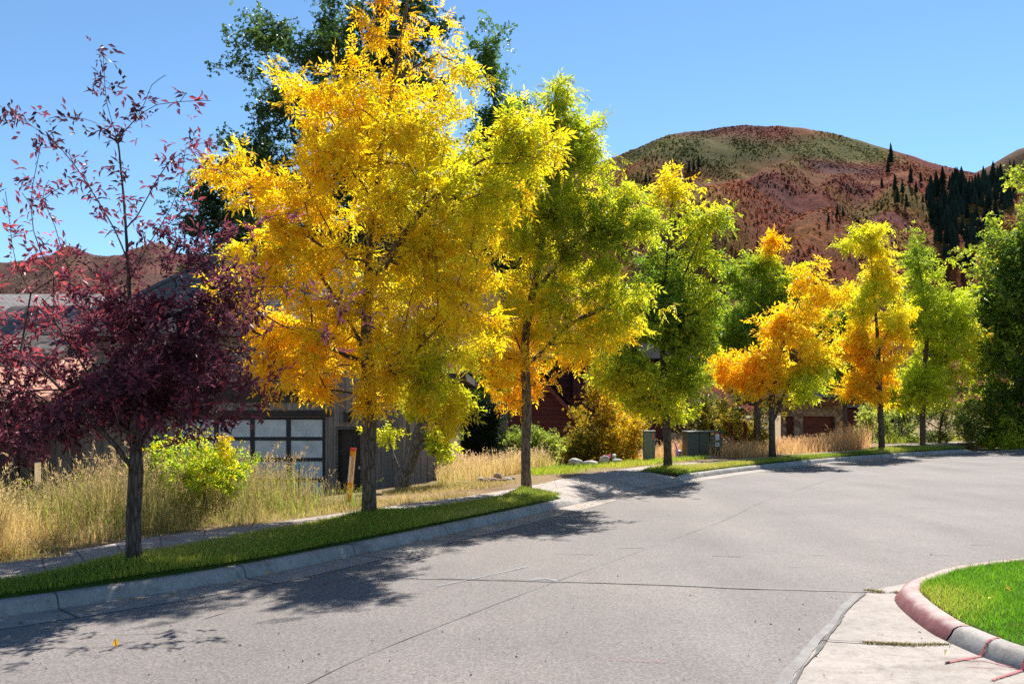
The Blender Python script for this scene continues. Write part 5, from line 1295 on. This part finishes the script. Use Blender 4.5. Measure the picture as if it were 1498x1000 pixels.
c = hillcol(XYs, Zs); k = rng.random(len(c)); c = np.where((k < .12)[:, None], c*.25+np.array([.22,.11,.025])*.75, c); c = np.where((k > .86)[:, None], c*.3+np.array([.035,.05,.022])*.7, c)
c = c*np.clip(1.1+.3*rng.normal(size=(len(c), 1)), .4, 2)
Fa = (icf[None]+(np.arange(len(XYs))*len(ico))[:, None, None]).reshape(-1, 3)
tag(mesh_obj("scrub", W, [Fa], M["shrub"], None, np.repeat(np.clip(c*np.array([1.65,1.85,2.1]), .004, .8), len(ico), 0)), "red, rust and olive scrub covering the hillside", kind="stuff")
# conifers
def conifer_arrays(rng, h=1.0, tiers=9, sides=9):
    Vs, Ts, k = [], [], 0
    for i in range(tiers):
        z0 = .05+.9*i/tiers; r = .20*(1-i/tiers)**.85+.012; a = rng.uniform(0, 6.28)+np.arange(sides)*2*math.pi/sides
        rr = r*rng.uniform(.65, 1.2, sides); ring = np.column_stack([rr*np.cos(a), rr*np.sin(a), z0-.03*rng.random(sides)]); inn = np.column_stack([rr*.35*np.cos(a+.35), rr*.35*np.sin(a+.35), np.full(sides, z0+.02)])
        q = np.empty((2*sides, 3)); q[0::2] = ring; q[1::2] = inn; Vs.append(np.vstack([q, [[0, 0, z0+1.9/tiers if i < tiers-1 else 1.0]]])); n2 = 2*sides
        Ts += [[k+j, k+(j+1) % n2, k+n2] for j in range(n2)]; k += n2+1
    return np.vstack(Vs)*h, np.array(Ts)
def con_mesh(V, T, name):
    o = mesh_obj(name, V, [T], M["conifer"], None, np.tile((.020,.034,.022), (len(V), 1))); return o
rng = np.random.default_rng(95); variants = [conifer_arrays(rng) for _ in range(5)]
pu, pv_ = [], []
wp = np.array([(1352,285),(1372,272),(1420,268),(1462,262),(1490,285),(1450,340),(1425,385),(1400,405),(1376,375),(1362,330)], float)
q = scatter(wp, 160, rng); W = on_hill(q[:, 0], q[:, 1]); Vs, Ts, Cs, k = [], [], [], 0
for p in W:
    V, T = variants[rng.integers(5)]; h = rng.uniform(13, 24)*p[1]/900; wd = rng.uniform(.95, 1.4); V = V*[h*wd, h*wd, h]+p-[0, 0, 1.5]; Vs.append(V); Ts.append(T+k); k += len(V); Cs.append(np.tile(np.array([.020,.036,.026])*rng.uniform(.6, 1.6), (len(V), 1)))
tag(mesh_obj("conifer_wood", np.vstack(Vs), [np.vstack(Ts)], M["conifer"], None, np.vstack(Cs)), "dense dark conifer wood in the hill's right hand gully", kind="stuff")
rq = np.column_stack([rng.uniform(760, 1250, 150), rng.uniform(1330, 1690, 150)]); Vs, Ts, Cs, k = [], [], [], 0
rz = lambda P: (np.interp(P[:, 0], [(u-U0)*1700/F for u in (1100,1350,1420,1450,1498,1560,1700,2400)], [EYE+(600-v)*1700/F for v in (420,285,254,238,216,190,170,200)])*np.clip(1-np.abs(P[:, 1]-1700)/460, 0, 1)**.8)
for p, h0 in zip(rq, rz(rq)):
    V, T = variants[rng.integers(5)]; h = rng.uniform(9, 24); Vs.append(V*h+[p[0], p[1], h0-2]); Ts.append(T+k); k += len(V); Cs.append(np.tile(np.array([.022,.040,.026])*rng.uniform(.6, 1.6), (len(V), 1)))
tag(mesh_obj("ridge_wood", np.vstack(Vs), [np.vstack(Ts)], M["conifer"], None, np.vstack(Cs)), "conifer wood on the farther ridge at the right edge", kind="stuff")
lone = [(1303,232,24,"tall dark conifer on the hill's skyline, right of the summit"),(1299,246,18,"dark conifer just below the skyline one"),(1309,272,20,"dark conifer halfway down the slope under the skyline pair"),(1313,292,19,"lower dark conifer of the slope, near the green streak"),(1448,240,22,"lone dark conifer at the saddle right of the hill"),(1332,262,15,None),(1340,278,14,None),(1290,270,13,None),(1347,262,16,None),(1326,296,13,None),(1015,243,15,None),(1022,240,14,None),(1008,246,13,None),(945,262,13,None),(950,268,14,None),(1225,308,12,None),(1233,312,12,None),(1212,318,11,None),(1350,290,15,None),(1320,280,14,None)]
vm = []
for i, (V, T) in enumerate(variants): vm.append((V, T))
base_me = None
L_ = on_hill([a[0] for a in lone], [a[1]+6 for a in lone])
meshes = []
for i, (a, p) in enumerate(zip(lone, L_)):
    if i < 3:
        V, T = vm[i]; o = con_mesh(V, T, "conifer"); meshes.append(o.data)
    else:
        o = bpy.data.objects.new("conifer", meshes[i % 3]); COL.objects.link(o)
    h = a[2]*p[1]/1000; o.location = (p[0], p[1], p[2]-1.2); o.scale = (h, h, h); o.rotation_euler[2] = i*1.7
    tag(o, a[3] or "small dark conifer scattered among the hill's red scrub", "conifer", "scattered conifers on the hillside")


# ------------------------------------------------------------------ sky, sun, camera
SUN_AZ, SUN_EL = math.radians(23), math.radians(50)      # azimuth from straight ahead towards the right
w = bpy.data.worlds.new("World"); scene.world = w; w.use_nodes = True; nt = w.node_tree
bg = nt.nodes["Background"]; skyn = nt.nodes.new("ShaderNodeTexSky"); skyn.sky_type = 'NISHITA'; skyn.sun_disc = False
skyn.sun_elevation = SUN_EL; skyn.sun_rotation = SUN_AZ; skyn.altitude = 2800; skyn.air_density = 1.0; skyn.dust_density = .0; skyn.ozone_density = .8
tn = mix(nt, skyn.outputs[0], (.74, .94, 1.0), 1.0, "MULTIPLY"); nt.links.new(tn, bg.inputs["Color"]); bg.inputs["Strength"].default_value = .092
sl = bpy.data.lights.new("sun", 'SUN'); sl.energy = 5.0; sl.angle = math.radians(.53); sl.color = (1, .95, .87)
so = bpy.data.objects.new("sun", sl); COL.objects.link(so); so.location = (20, 60, 60)
sd = Vector((math.sin(SUN_AZ)*math.cos(SUN_EL), math.cos(SUN_AZ)*math.cos(SUN_EL), math.sin(SUN_EL)))
so.rotation_euler = sd.to_track_quat('Z', 'Y').to_euler()
cd = bpy.data.cameras.new("camera"); cam = bpy.data.objects.new("camera", cd); COL.objects.link(cam); scene.camera = cam
cam.location = (0, 0, EYE); cam.rotation_euler = (math.pi/2, 0, 0)
cd.sensor_width = 36; cd.sensor_fit = 'HORIZONTAL'; cd.lens = 36*F/1498; cd.clip_end = 9000; cd.clip_start = .05
cd.shift_y = (V0-500)/1498
scene.view_settings.view_transform = 'Standard'; scene.view_settings.look = 'None'; scene.view_settings.exposure = 1.12; scene.view_settings.gamma = 1
scene.cycles.use_denoising = False; scene.cycles.sample_clamp_indirect = 4; scene.cycles.max_bounces = 8; scene.cycles.transparent_max_bounces = 4; scene.cycles.diffuse_bounces = 3
print("leaf triangles", LEAFN)
